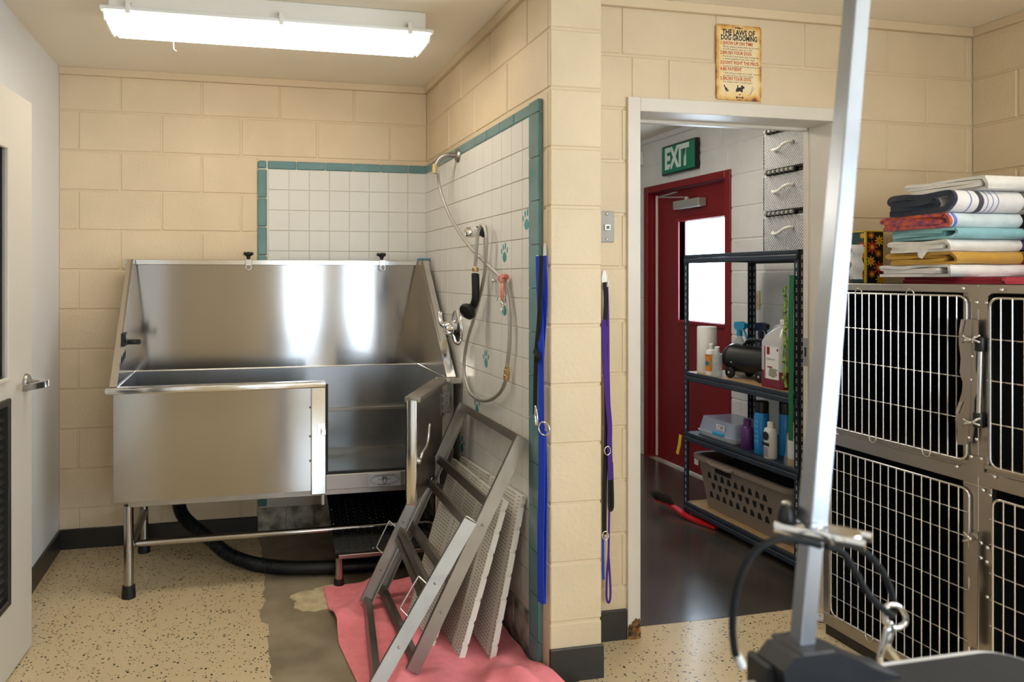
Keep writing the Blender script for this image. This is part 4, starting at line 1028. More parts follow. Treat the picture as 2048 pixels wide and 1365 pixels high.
# clear spray bottle with blue trigger
mat('spray_clear', '#cfd9de', .15, alpha=.55); mat('trigger_blue', '#2aa3d6', .3); mat('navy_plastic', '#16203a', .3)
for (loc, label, bm1, tm1) in (((1.78, -.30, Z2), 'clear spray bottle with bright blue trigger behind the dryer', 'spray_clear', 'trigger_blue'), ((1.84, -.40, Z2), 'dark navy spray bottle behind the dryer handle', 'navy_plastic', 'navy_plastic')):
    t = bottle('spray_bottle', label, 'spray bottle', loc, [(.0, 0), (.036, 0), (.038, .005), (.038, .13), (.030, .17), (.014, .20), (.013, .215)], bm1)
    x, y, z = loc
    B().lathe([(.016, 0), (.016, .03), (.011, .034)], (x, y, z + .212), n=14).done('collar', tm1, t, smooth=35)
    B().prism([(-.02, .245), (.035, .250), (.055, .262), (.055, .285), (.02, .295), (-.03, .290), (-.035, .265)], (x - .012, y, z), (0, -1, 0), (0, 0, 1), (.024, 0, 0)).done('spray_head', tm1, t)
    B().tube(smooth_path([(x, y - .025, z + .265), (x, y - .045, z + .235), (x, y - .062, z + .20)], 4), .006, 8).done('trigger', tm1, t, smooth='all')
bottle('shampoo_bottle', 'pale clear bottle between the orange label bottle and the dryer', 'bottle', (1.543, -.425, Z2), [(.0, 0), (.025, 0), (.026, .004), (.026, .11), (.018, .13), (.012, .14)], 'spray_clear', [(.012, .139), (.0125, .142), (.0125, .165), (.0, .166)])
# forced air dryer
dr = thing('pet_dryer', 'black canister pet dryer with wheels and top handle', 'dryer', (1.66, -.555, Z2))
dc = V((1.66, -.555, Z2 + .105)); ay = V((-.12, 1, 0)).normalized()
B().lathe([(.0, -.20), (.060, -.20), (.072, -.19), (.075, -.17), (.075, .10), (.078, .105), (.078, .125), (.072, .135), (.060, .155), (.035, .168), (.030, .17), (.0, .17)], dc, ay, 28).done('canister', 'black_plastic', dr, smooth=35)
B().lathe([(.024, .165), (.026, .17), (.021, .215), (.023, .225), (.018, .226), (.016, .18), (.0, .18)], dc + V((0, 0, -.012)), ay, 20).done('nozzle', 'black_plastic', dr, smooth=35)
p0, p1 = dc + ay * .06 + V((0, 0, .07)), dc - ay * .17 + V((0, 0, .07))
B().tube(smooth_path([p0, p0 + V((0, 0, .015)) - ay * .02, p0 + V((0, 0, .035)) - ay * .05, p1 + V((0, 0, .038)) + ay * .03, p1 + V((0, 0, .02)), p1], 5), .009, 10).done('handle', 'black_rubber', dr, smooth='all')
sx_ = V((ay.y, -ay.x, 0))
for q, s in ((.085, -1), (.085, 1), (-.12, -1), (-.12, 1)):
    c = dc + ay * q + sx_ * s * .066; c.z = Z2 + .030
    wh = B().lathe([(.0, -.010), (.024, -.010), (.030, -.006), (.030, .006), (.024, .010), (0, .010)], c, sx_, 20).done('wheel', 'black_rubber', dr, smooth=35)
    B().lathe([(.007, .0105), (.006, .012), (0, .0125)], c, sx_ * s, 10).done('hub', 'steel_bright', wh)
    B().bar(c + V((0, 0, .0)), c + V((0, 0, .06)) - sx_ * s * .015, .016, .006).done('bracket', 'black_plastic', dr)
B().ball(dc + ay * .07 - sx_ * .0735 + V((0, 0, -.018)), .004, 8).done('indicator', 'white_plastic', dr)
# gallon jug
jg = thing('gallon_jug', 'translucent gallon jug of dark red shampoo with white label', 'jug', (1.61, -.845, Z2))
mat('jug_plastic', '#c6c4c2', .25, alpha=.9, coat=.3); mat('jug_liquid', '#7a1b2c', .25)
jc = V((1.61, -.845, 0)); w2, d2 = .078, .072
def rr(w_, d_, r, n=4):
    q = []
    for cx, cy, a0 in ((w_ - r, d_ - r, 0), (-w_ + r, d_ - r, 90), (-w_ + r, -d_ + r, 180), (w_ - r, -d_ + r, 270)):
        for i in range(n + 1):
            a = math.radians(a0 + 90 * i / n); q.append((cx + r * math.cos(a), cy + r * math.sin(a)))
    return q
def loft(b, secs):      # secs: list of (points2d, z, dx, dy)
    rings = [[b._v((p[0] + dx, p[1] + dy, z)) for p in pts] for pts, z, dx, dy in secs]
    n = len(rings[0]); b.bm.faces.new(rings[0][::-1]); b.bm.faces.new(rings[-1])
    for r0, r1 in zip(rings, rings[1:]):
        for j in range(n): b.bm.faces.new((r0[j], r0[(j + 1) % n], r1[(j + 1) % n], r1[j]))
    return b
loft(B(), [(rr(d2, w2, .02), Z2, jc.x, jc.y), (rr(d2, w2, .022), Z2 + .085, jc.x, jc.y)]).done('liquid_level', 'jug_liquid', jg, smooth=35)
loft(B(), [(rr(d2, w2, .022), Z2 + .085, jc.x, jc.y), (rr(d2, w2, .022), Z2 + .225, jc.x, jc.y), (rr(d2 * .8, w2 * .85, .03), Z2 + .262, jc.x, jc.y), (rr(.035, .040, .03), Z2 + .295, jc.x, jc.y - .012), (rr(.022, .022, .02), Z2 + .305, jc.x, jc.y - .015), (rr(.022, .022, .02), Z2 + .315, jc.x, jc.y - .015)]).done('body', 'jug_plastic', jg, smooth=35)
B().lathe([(.024, .312), (.0245, .314), (.0245, .335), (.021, .338), (0, .338)], (jc.x, jc.y - .015, Z2), n=20).done('cap', 'white_plastic', jg, smooth=35)
B().tube(smooth_path([(jc.x, jc.y + .005, Z2 + .300), (jc.x, jc.y + .040, Z2 + .298), (jc.x, jc.y + .066, Z2 + .272), (jc.x, jc.y + .072, Z2 + .225)], 5), .011, 10).done('handle', 'jug_plastic', jg, smooth='all')
lb = B().box(jc.x - d2 - .0012, jc.x - d2 - .0002, jc.y - .056, jc.y + .045, Z2 + .045, Z2 + .205).done('label', 'label_white', jg)
fx = jc.x - d2 - .0014
B().box(fx, fx + .0004, jc.y + .036, jc.y + .044, Z2 + .045, Z2 + .205).box(fx, fx + .0004, jc.y + .006, jc.y + .026, Z2 + .165, Z2 + .203).box(fx, fx + .0004, jc.y - .012, jc.y + .022, Z2 + .10, Z2 + .107).box(fx, fx + .0004, jc.y - .052, jc.y - .042, Z2 + .185, Z2 + .197).done('print', 'label_red', lb)
text('lettering', 'FRESH PET', .014, (fx, jc.y - .002, Z2 + .142), (0, -1, 0), (0, 0, 1), mat('label_ink', '#6c6670', .6) and 'label_ink', lb, fit=.058)
B().prism([(.012, .06), (-.02, .052), (-.045, .065), (-.040, .085), (-.05, .095), (-.02, .098), (.005, .10), (.012, .08)], (fx, jc.y, Z2), (0, 1, 0), (0, 0, 1), (.0004, 0, 0)).done('print', mat('label_photo', '#9c9480', .6), lb)
# green leash and charm strap hanging from the near post
gl = thing('leash', 'green leash hanging from the near post of the rack', 'leash', (1.495, -1.06, .75))
mat('strap_green', '#0e6b3f', .7)
B().strap([(1.492, -1.040, 1.395), (1.490, -1.035, 1.2), (1.490, -1.038, .95), (1.490, -1.034, .62)], .028, .003, (1, 0, 0)).done('strap', 'strap_green', gl)
mat('strap_lime', '#9bbf4a', .6, col2='#3f5a26', vscale=90)
g2 = thing('charm_strap', 'lime green patterned collar strap hanging on the rack post', 'strap', (1.488, -1.0, .86))
B().strap(smooth_path([(1.486, -1.000, 1.34 - i * .02 + 0) + V((0, .004 * math.sin(i * 1.3), 0)) if False else (1.486, -1.004 + .006 * math.sin(i * 1.5), 1.345 - i * .024) for i in range(21)], 2), .017, .004, (1, 0, 0)).done('strap', 'strap_lime', g2)
for i in range(6): B().ball((1.482, -1.004 + .006 * math.sin(i * 5.3), 1.30 - i * .078), .009, 8).done('charm', 'strap_lime', g2, smooth='all')

# ---- lower shelf
mat('box_clear', '#b9c6e0', .15, alpha=.62); mat('tote_white', '#dfe4ea', .3)
bx_ = thing('storage_box', 'clear plastic storage box with blue latch on the lower shelf', 'box', (1.65, -.38, Z1))
x0, x1, y0, y1 = 1.545, 1.80, -.555, -.235
loft(B(), [(rr((x1 - x0) / 2 - .012, (y1 - y0) / 2 - .012, .02), Z1, (x0 + x1) / 2, (y0 + y1) / 2), (rr((x1 - x0) / 2, (y1 - y0) / 2, .02), Z1 + .028, (x0 + x1) / 2, (y0 + y1) / 2)]).done('tray', 'tote_white', bx_, smooth=35)
loft(B(), [(rr((x1 - x0) / 2 - .006, (y1 - y0) / 2 - .006, .02), Z1 + .028, (x0 + x1) / 2, (y0 + y1) / 2), (rr((x1 - x0) / 2 - .02, (y1 - y0) / 2 - .02, .025), Z1 + .105, (x0 + x1) / 2, (y0 + y1) / 2)]).done('cover', 'box_clear', bx_, smooth=35)
B().box(x0 - .005, x0 + .012, -.475, -.385, Z1 + .025, Z1 + .042, .003).done('latch', 'trigger_blue', bx_)
tg = B().box(x0 + .007, x0 + .009, -.475, -.405, Z1 + .056, Z1 + .086).done('price_tag', 'label_white', bx_)
text('lettering', '7.28', .026, (x0 + .0065, -.44, Z1 + .071), (0, -1, 0), (0, 0, 1), 'ink', tg, fit=.045)
mat('bottle_purple', '#5a2d6b', .3)
bottle('shampoo_bottle', 'purple pump bottle between the clear box and the blue cans', 'bottle', (1.575, -.628, Z1), [(0, 0), (.030, 0), (.032, .004), (.032, .095), (.026, .112), (.018, .118)], 'bottle_purple', [(.018, .117), (.019, .12), (.019, .150), (.012, .156), (0, .156)], 'bottle_purple')
def can(label, loc, m='can_blue', h=.205):
    t = bottle('spray_can', label, 'can', loc, [(0, 0), (.033, 0), (.0345, .004), (.0345, h), (.032, h + .004)], m, [(.033, h + .003), (.0335, h + .006), (.0335, h + .058), (.030, h + .062), (0, h + .062)], 'black_plastic', 'blue spray cans on the lower shelf')
    return t
ct = can('bright blue can with black lid, nearest of the blue spray cans', (1.575, -.735, Z1))
text('lettering', 'ELITE', .045, (1.575 - .0352, -.737, Z1 + .11), (0, 0, -1), (0, -1, 0), mat('can_print', '#57b7ea', .4) and 'can_print', ct, fit=.12)
can('blue can with black lid behind the white and black bottle', (1.665, -.80, Z1), 'can_blue')
can('dark blue can with black lid at the right end of the shelf', (1.70, -.93, Z1), 'can_dark')
wbt = bottle('shampoo_bottle', 'white bottle with black print in front of the blue cans', 'bottle', (1.545, -.835, Z1), [(0, 0), (.028, 0), (.030, .004), (.030, .135), (.026, .148), (.013, .152)], 'white_plastic', [(.013, .151), (.0145, .154), (.0145, .178), (.010, .181), (0, .181)])
wx = 1.545 - .0315
q = [(.019 * (1 + .18 * (i % 2)) * math.cos(i / 22 * 6.2832), .020 * (1 + .18 * (i % 2)) * math.sin(i / 22 * 6.2832)) for i in range(22)]
B().prism(q, (wx, -.838, Z1 + .112), (0, 1, 0), (0, 0, 1), (.001, 0, 0)).box(wx, wx + .001, -.862, -.812, Z1 + .064, Z1 + .080).done('print', 'ink', wbt)
for i in range(6): B().box(wx, wx + .001, -.856 + .004 * (i % 2), -.818 - .003 * (i % 3), Z1 + .012 + i * .008, Z1 + .016 + i * .008).done('print', 'label_ink', wbt)
lo = bottle('lotion_bottle', 'amber lotion bottle with white label in a clear bag at the rack post', 'bottle', (1.566, -.985, Z1), [(0, 0), (.036, 0), (.038, .005), (.038, .15), (.028, .175), (.016, .19), (.016, .205)], mat('lotion_amber', '#c4a868', .3), bands=[(.0385, .035, .135, 'label_white')])
B().lathe([(.052, 0), (.056, .02), (.048, .06), (.044, .12), (.043, .15)], (1.566, -.985, Z1), n=14).done('bag', mat('bag_clear', '#d8d8d4', .2, alpha=.25), lo, smooth=35)

# ---- laundry basket on the bottom shelf
mat('basket_taupe', '#8a7a6c', .45)
lbk = thing('laundry_basket', 'taupe plastic laundry basket with triangular holes on the bottom shelf', 'basket', (1.70, -.62, Z0))
bx0, bx1, by0, by1 = 1.535, 1.885, -.985, -.225; cx, cy = (bx0 + bx1) / 2, (by0 + by1) / 2; hxw, hyw = (bx1 - bx0) / 2, (by1 - by0) / 2
zb0, zb1 = Z0, Z0 + .275
b = B(); r0 = [b._v((p[0] + cx, p[1] + cy, zb0)) for p in rr(hxw - .035, hyw - .05, .05)]; r1 = [b._v((p[0] + cx, p[1] + cy, zb1)) for p in rr(hxw, hyw, .06)]
r2 = [b._v((p[0] + cx, p[1] + cy, zb1)) for p in rr(hxw - .004, hyw - .004, .058)]; r3 = [b._v((p[0] + cx, p[1] + cy, zb0 + .004)) for p in rr(hxw - .039, hyw - .054, .05)]
n = len(r0); b.bm.faces.new(r0[::-1]); b.bm.faces.new(r3)
for A, Bb in ((r0, r1), (r1, r2), (r2, r3)):
    for j in range(n): b.bm.faces.new((A[j], A[(j + 1) % n], Bb[(j + 1) % n], Bb[j]))
b.done('body', 'basket_taupe', lbk, smooth=35)
rm = [(p[0] + cx, p[1] + cy, zb1 + .004 + .028 * math.exp(-((p[1] + .08) / .09) ** 2) * (-1 if p[0] < 0 and abs(p[1] + .02) < .2 else 0) * 0) for p in rr(hxw + .006, hyw + .006, .064, 5)]
B().sweep(rm, [(-.016, -.012), (.016, -.012), (.016, .012), (-.016, .012)], closed=True, hint=(0, 0, 1)).done('rim', 'basket_taupe', lbk, smooth=35)
def onface(y, z):        # point on the sloping long side facing the doorway
    q = (z - zb0) / (zb1 - zb0); return V((bx0 + .035 * (1 - q) - .0012, y, z))
hl = B()
for j in range(3):
    for i in range(9):
        y = by1 - .13 - i * .055 - (.0275 if j == 1 else 0); z = zb0 + .085 + j * .055
        s = 1 if (j % 2) == 0 else -1
        tri = [(y - .016, z - .016 * s), (y + .016, z - .016 * s), (y + .010, z + .012 * s), (y, z + .020 * s), (y - .010, z + .012 * s)]
        hl = B(); v0 = [hl._v(onface(*p)) for p in tri]; v1 = [hl._v(onface(*p) + V((.002, 0, 0))) for p in tri]
        hl.bm.faces.new(v0); hl.bm.faces.new(v1[::-1])
        for k in range(5): hl.bm.faces.new((v0[k], v1[k], v1[(k + 1) % 5], v0[(k + 1) % 5]))
        hl.done('hole', 'black_cloth', lbk)
B().obox(onface(-.48, zb1 - .028) + V((-.0006, 0, 0)), (.001, 0, 0), (0, .065, 0), (0, 0, .022)).done('hand_hole', 'black_cloth', lbk)
B().tube(smooth_path([onface(-.38, zb1 + .006) + V((-.018, 0, 0)), onface(-.42, zb1 - .006) + V((-.022, 0, 0)), onface(-.48, zb1 - .004) + V((-.022, 0, 0)), onface(-.56, zb1 - .006) + V((-.022, 0, 0)), onface(-.60, zb1 + .006) + V((-.018, 0, 0))], 4), .011, 8).done('grip', 'basket_taupe', lbk, smooth='all')
B().obox(onface(-.252, zb1 - .03) + V((-.004, 0, 0)), (.001, 0, 0), (0, .018, 0), (0, 0, .018)).done('sticker', 'label_white', lbk)
cb = B(); NXc, NYc = 14, 26; vv = [[cb._v((bx0 + .03 + (bx1 - bx0 - .06) * i / NXc, by0 + .04 + (by1 - by0 - .08) * j / NYc, zb1 - .03 + .06 * math.sin(math.pi * i / NXc) * math.sin(math.pi * j / NYc) * (1 + .5 * math.sin(j * 1.1 + i * .6)))) for j in range(NYc + 1)] for i in range(NXc + 1)]
for i in range(NXc):
    for j in range(NYc): cb.bm.faces.new((vv[i][j], vv[i + 1][j], vv[i + 1][j + 1], vv[i][j + 1]))
bmesh.ops.solidify(cb.bm, geom=cb.bm.faces[:], thickness=.02)
tagged(cb.done('dark_cloth', 'black_cloth', smooth=60), 'dark cloth heaped inside the taupe laundry basket', 'cloth')
# yellow strap at the rack post
B0 = thing('yellow_tag', 'yellow tag hanging at the far post of the rack', 'tag', (1.498, -.17, .35))
B().strap([(1.497, -.155, .46), (1.492, -.150, .40), (1.488, -.135, .345)], .025, .003, (1, 0, 0)).done('tab', mat('tag_yellow', '#d8b91e', .5), B0)
# ---- red hand brush on the floor
hbk = thing('hand_brush', 'red hand brush with dark bristles lying on the concrete floor', 'brush', (1.46, -.15, .0015))
mat('brush_red', '#c4141a', .35); mat('bristle', '#3a342c', .9)
B().sweep(smooth_path([(1.425, -.02, .045), (1.445, -.10, .047), (1.456, -.17, .036), (1.468, -.26, .018), (1.490, -.36, .014), (1.522, -.45, .014)], 5), [(-.018, -.007), (.018, -.007), (.018, .007), (-.018, .007)], hint=(0, 0, 1)).done('handle', 'brush_red', hbk, smooth=40)
bb = B(); random.seed(3)
for i in range(260):
    q = random.random(); base_ = V((1.425, -.02, .046)).lerp(V((1.452, -.14, .045)), q) + V((random.uniform(-.02, .018), random.uniform(-.01, .01), .005))
    tip = base_ + V((random.uniform(-.045, -.005), random.uniform(-.012, .03), random.uniform(.035, .055)))
    bb.cyl(base_, tip, .0016, .0009, 4)
o = bb.done('bristles', 'bristle', hbk); o['kind'] = 'stuff'

# ---------------------------------------------------------------- white woven drawers on top of the rack
def weave_material():
    m = bpy.data.materials.new('woven_white'); m.use_nodes = True; nt = m.node_tree; N = nt.nodes; L = nt.links; p = N['Principled BSDF']
    p.inputs['Base Color'].default_value = lin('#c9cbcc'); p.inputs['Roughness'].default_value = .55
    g = N.new('ShaderNodeNewGeometry'); sp_ = N.new('ShaderNodeSeparateXYZ'); L.new(g.outputs['Position'], sp_.inputs[0])
    def wave(sock, k, ph=None):
        a = N.new('ShaderNodeMath'); a.operation = 'MULTIPLY'; a.inputs[1].default_value = k; L.new(sock, a.inputs[0])
        b = N.new('ShaderNodeMath'); b.operation = 'SINE'; L.new(a.outputs[0], b.inputs[0]); return b.outputs[0]
    mu = N.new('ShaderNodeMath'); mu.operation = 'MULTIPLY'; L.new(wave(sp_.outputs[1], 420), mu.inputs[0]); L.new(wave(sp_.outputs[2], 380), mu.inputs[1])
    bu = N.new('ShaderNodeBump'); bu.inputs['Strength'].default_value = .8; bu.inputs['Distance'].default_value = .004; L.new(mu.outputs[0], bu.inputs['Height']); L.new(bu.outputs[0], p.inputs['Normal'])
    mx_ = N.new('ShaderNodeMapRange'); mx_.inputs[1].default_value = -1; mx_.inputs[2].default_value = 1; L.new(mu.outputs[0], mx_.inputs[0])
    x = N.new('ShaderNodeMix'); x.data_type = 'RGBA'; L.new(mx_.outputs[0], x.inputs[0]); x.inputs[6].default_value = lin('#b4b6b7'); x.inputs[7].default_value = lin('#d9dadb'); L.new(x.outputs[2], p.inputs['Base Color'])
    MATS['woven_white'] = m
weave_material()
zt = ZH[3] + .009; wy1, wy0, wx0, wx1 = -.69, -1.06, 1.62, 1.95
for k, nm in enumerate(('bottom', 'middle', 'top')):
    z = zt + k * .211
    t = thing('woven_drawer', '%s white woven drawer in the stack on top of the rack' % nm, 'drawer', ((wx0 + wx1) / 2, (wy0 + wy1) / 2, z), 'white woven drawers stacked on the rack')
    B().box(wx0, wx0 + .008, wy0, wy1, z + .004, z + .178, .003).box(wx0, wx1, wy1 - .008, wy1, z + .004, z + .178).box(wx0, wx1, wy0, wy0 + .008, z + .004, z + .178).box(wx1 - .008, wx1, wy0, wy1, z + .004, z + .178).box(wx0, wx1, wy0, wy1, z, z + .006).done('basket', 'woven_white', t)
    B().tube(smooth_path([(wx0 - .002, wy1 - .075, z + .098), (wx0 - .016, wy1 - .09, z + .092), (wx0 - .026, wy1 - .115, z + .088), (wx0 - .026, wy1 - .145, z + .094), (wx0 - .024, wy1 - .175, z + .110), (wx0 - .014, wy1 - .20, z + .117), (wx0 - .002, wy1 - .21, z + .115)], 5), .008, 10).done('handle', 'white_plastic', t, smooth='all')
    for x, y in ((wx0 + .01, wy1 - .012), (wx0 + .01, wy0 + .012), (wx1 - .01, wy1 - .012), (wx1 - .01, wy0 + .012)):
        B().cyl((x, y, z + .17), (x, y, z + .2105), .008, n=8).done('corner_post', 'white_plastic', t)
    B().box(wx0 + .022, wx0 + .028, wy0 + .01, wy1 - .01, z + .197, z + .202).box(wx0 + .030, wx0 + .036, wy0 + .01, wy1 - .01, z + .184, z + .188).done('rail', 'black_plastic', t)
    for i in range(7):
        y = wy1 - .040 - i * .030
        bottle('polish_bottle', '%s black capped bottle from the left in the %s woven drawer' % (('first', 'second', 'third', 'fourth', 'fifth', 'sixth', 'seventh')[i], nm), 'bottle', (wx0 + .012, y, z + .1925), [(0, 0), (.0125, 0), (.0135, .004), (.0135, .02), (.012, .024)], 'black_plastic', [(.009, .022), (.009, .036), (.007, .038), (0, .038)], 'closer_grey', 'black capped bottles in the %s woven drawer' % nm, n=12, axis=(-1, 0, 0))
# ---------------------------------------------------------------- dog cages
XC, XCB = 1.18, 1.88
RING = .0042; WR = .0020
def rring(y0, y1, z0, z1, r, n=5):
    q = []
    for cy, cz, a0 in ((y1 - r, z1 - r, 0), (y0 + r, z1 - r, 90), (y0 + r, z0 + r, 180), (y1 - r, z0 + r, 270)):
        for i in range(n + 1):
            a = math.radians(a0 + 90 * i / n); q.append((cy + r * math.cos(a), cz + r * math.sin(a)))
    return q
def cage(label, ya, yb, z0, z1, door, hz_, nv, loops_top=(), loops_bot=(), post_far=.03, post_near=.05, rails=(.04, .04)):
    """ya < yb along y; door = (y0,y1,z0,z1) of the wire ring"""
    t = thing('dog_cage', label, 'cage', ((XC + XCB) / 2, (ya + yb) / 2, z0), 'steel dog cages in a two by two bank')
    B().box(XC + .02, XCB, ya + .004, ya + .010, z0, z1).box(XC + .02, XCB, yb - .010, yb - .004, z0, z1).box(XCB - .008, XCB, ya + .004, yb - .004, z0, z1).box(XC + .02, XCB, ya + .004, yb - .004, z0 + .002, z0 + .012).box(XC + .02, XCB, ya + .004, yb - .004, z1 - .012, z1 - .003).done('shell', 'dark_shell', t)
    B().box(XC, XC + .022, ya, yb, z1 - rails[1], z1, .002).done('top_rail', 'steel_cage', t)
    B().box(XC, XC + .022, ya, yb, z0, z0 + rails[0], .002).done('bottom_rail', 'steel_cage', t)
    B().box(XC, XC + .022, yb - post_far, yb, z0 + rails[0], z1 - rails[1], .002).done('side_post', 'steel_cage', t)
    B().box(XC, XC + .022, ya, ya + post_near, z0 + rails[0], z1 - rails[1], .002).done('side_post', 'steel_cage', t)
    y0, y1, w0, w1 = door
    xd = XC - .008
    d = B().tube([(xd, y, z) for y, z in rring(y0, y1, w0, w1, .025)], RING, 8, closed=True).done('cage_door', 'wire', t, smooth='all')
    me = B().cyl((0, 0, w0), (0, 0, w1), WR, n=6).mesh('wire', True); me.materials.append(MATS['wire'])
    mh = B().cyl((0, y0 - .004, 0), (0, y1 + .012, 0), WR * 1.1, n=6).mesh('wire', True); mh.materials.append(MATS['wire'])
    ys = [y1 - (y1 - y0) * (i + 1) / (nv + 1) for i in range(nv)]
    for y in ys: inst('wire', me, d, (xd - .003, y, 0))
    for z in hz_: inst('wire', mh, d, (xd + .003, 0, z))
    for i in loops_top:
        a, b = ys[i], ys[i + 1]; m_ = (a + b) / 2; r = abs(a - b) / 2
        B().tube([(xd - .003, m_ + r * math.cos(k / 10 * math.pi), w1 + (r * 1.25) * math.sin(k / 10 * math.pi)) for k in range(11)], WR, 6).done('loop', 'wire', d, smooth='all')
    for i in loops_bot:
        a, b = ys[i], ys[i + 1]; m_ = (a + b) / 2; r = abs(a - b) / 2
        B().tube([(xd - .003, m_ + r * math.cos(k / 10 * math.pi), w0 - (r * 1.25) * math.sin(k / 10 * math.pi)) for k in range(11)], WR, 6).done('loop', 'wire', d, smooth='all')
    return t
YA, YM, YB_ = -2.785, -2.172, -1.565
UL = cage('upper left steel dog cage below the folded towels', YM, YB_, .80, 1.362, (-2.141, -1.608, .815, 1.326), (.945, 1.073, 1.198), 17, (3, 10), (5, 12), rails=(.016, .026))
LL = cage('lower left steel dog cage standing on the floor by the doorway', YM, YB_, .045, .792, (-2.149, -1.612, .100, .728), (.170, .255, .335, .413, .493, .579, .655), 16, (), (4,), rails=(.045, .045))
UR = cage('upper right steel dog cage cut off by the picture edge', YA, YM, .80, 1.362, (-2.745, -2.214, .815, 1.322), (.945, 1.073, 1.198), 15, rails=(.016, .026), post_far=.03)
LR = cage('lower right steel dog cage cut off by the picture edge', YA, YM, .045, .792, (-2.745, -2.222, .100, .722), (.170, .255, .335, .413, .493, .579, .655), 15, rails=(.045, .045), post_far=.04)
for t in (LL, LR):
    ya, yb = (YM, YB_) if t is LL else (YA, YM)
    B().box(XC + .01, XCB, ya + .002, yb - .002, .002, .044).done('plinth', 'dark_shell', t)
for t in (UL, UR):
    ya, yb = (YM, YB_) if t is UL else (YA, YM)
    B().box(XC + .004, XCB, ya, yb, .7925, .7995).done('divider', 'steel_cage', t)
# gusset, latches, hinge rod
def plate(t, name, pts, x, th=.004, m='steel_cage', off=(1830, 560), sc=3.102):
    q = [up(off[0] + a / sc, off[1] + b / sc, 'x', x) for a, b in pts]
    return B().prism([(p.y, p.z) for p in q], (x, 0, 0), (0, 1, 0), (0, 0, 1), (th, 0, 0)).done(name, m, t)
g = plate(UL, 'gusset', [(262, 40), (560, 52), (560, 78), (478, 84), (455, 100), (450, 185), (352, 180), (350, 100), (325, 82), (262, 76)], XC - .004)
screws = [(286, 55), (525, 64), (371, 142), (433, 146), (319, 615), (352, 620), (333, 472), (361, 474), (340, 978), (392, 990), (335, 1098), (398, 1112), (247, 1160), (480, 1224), (455, 1340), (410, 1308), (340, 888), (366, 385)]
for a, b in screws:
    p = up(1830 + a / 3.102, 560 + b / 3.102, 'x', XC - .012)
    B().lathe([(.0058, 0), (.0055, .003), (.003, .0055), (0, .006)], (XC - .016 if 300 < b < 1000 else XC - .003, p.y, p.z), (-1, 0, 0), 10).done('screw', 'steel_bright', UL, smooth=40)
lt_ = plate(UL, 'latch_plate', [(330, 245), (392, 250), (388, 400), (377, 490), (378, 560), (400, 630), (386, 690), (366, 750), (366, 900), (350, 1000), (330, 1010), (333, 700), (335, 500)], XC - .018)
plate(UL, 'latch_plate', [(285, 245), (352, 248), (345, 500), (342, 740), (335, 900), (322, 1010), (310, 1026), (268, 1024), (257, 1000), (265, 940), (248, 870), (258, 810), (290, 700), (296, 640), (277, 575), (284, 490), (272, 400), (272, 330)], XC - .022, .004)
plate(UL, 'latch_cheek', [(285, 255), (300, 250), (282, 330), (272, 330)], XC - .03, .006, 'steel_bright')
plate(UL, 'latch_cheek', [(272, 760), (290, 752), (262, 830), (250, 830)], XC - .03, .006, 'steel_bright')
for zc_ in (365, 880):
    for s in (-1, 1):
        p = up(1830 + (300 if s < 0 else 405) / 3.102, 560 + zc_ / 3.102, 'x', XC - .03); q = up(1830 + 352 / 3.102, 560 + (zc_ + 8) / 3.102, 'x', XC - .03)
        B().tube(smooth_path([p + V((0, 0, .010)), p.lerp(q, .5) + V((-.006, 0, .004)), q], 3), .0035, 7).tube(smooth_path([p - V((0, 0, .012)), p.lerp(q, .5) + V((-.006, 0, -.003)), q], 3), .0035, 7).done('latch_jaw', 'steel_bright', UL, smooth='all')
pa, pb = up(1830 + 408 / 3.102, 560 + 400 / 3.102, 'x', XC - .014), up(1830 + 396 / 3.102, 560 + 870 / 3.102, 'x', XC - .014)
B().cyl(pb, pa, .007, n=12).done('hinge_rod', 'steel_bright', UL, smooth=40)
for p in (pa, pb): B().lathe([(.014, -.022), (.015, -.018), (.015, .018), (.014, .022)], p, (0, 0, 1), 14).done('rod_clamp', 'black_plastic', UL, smooth=40)
plate(UL, 'bracket', [(270, 1160), (330, 1140), (360, 1090), (425, 1100), (425, 1230), (375, 1220), (320, 1185), (270, 1188)], XC - .004)
pl2 = plate(LL, 'latch_plate', [(290, 250), (358, 243), (358, 440), (350, 1100), (285, 1100), (272, 1020), (268, 720), (298, 650), (298, 600), (272, 530), (275, 380), (290, 350)], XC - .026, .004, 'steel_cage', (1860, 1000), 3.74)
plate(LL, 'hinge_block', [(388, 340), (440, 342), (470, 400), (470, 500), (440, 500), (388, 480)], XC - .008, .007, 'steel_cage', (1860, 1000), 3.74)
for a, b in ((376, 325), (425, 362), (420, 467), (424, 730), (372, 437), (345, 292)):
    p = up(1860 + a / 3.74, 1000 + b / 3.74, 'x', XC - .012)
    B().lathe([(.0058, 0), (.0055, .003), (.003, .0055), (0, .006)], (XC - .008, p.y, p.z), (-1, 0, 0), 10).done('screw', 'steel_bright', LL, smooth=40)
p = up(1860 + 300 / 3.74, 1000 + 290 / 3.74, 'x', XC - .034)
B().tube(smooth_path([p + V((0, .02, .012)), p + V((-.004, 0, 0)), p + V((0, .022, -.016))], 4), .004, 7).ball(p + V((-.004, -.004, 0)), .006, 8).done('latch_jaw', 'steel_bright', LL, smooth='all')
B().cyl((XC - .012, YB_ - .012, .33), (XC - .012, YB_ - .012, .39), .004, n=8).done('hinge_pin', 'steel_bright', LL, smooth=40)
B().box(XC - .012, XC, YB_ - .028, YB_ - .002, .34, .38, .002).done('hinge', 'steel_cage', LL)
text('lettering', 'SHOR-LINE', .016, up(1789, 574, 'x', XC - .0006), (0, -1, 0), (0, 0, 1), 'closer_grey', UL, fit=.055)
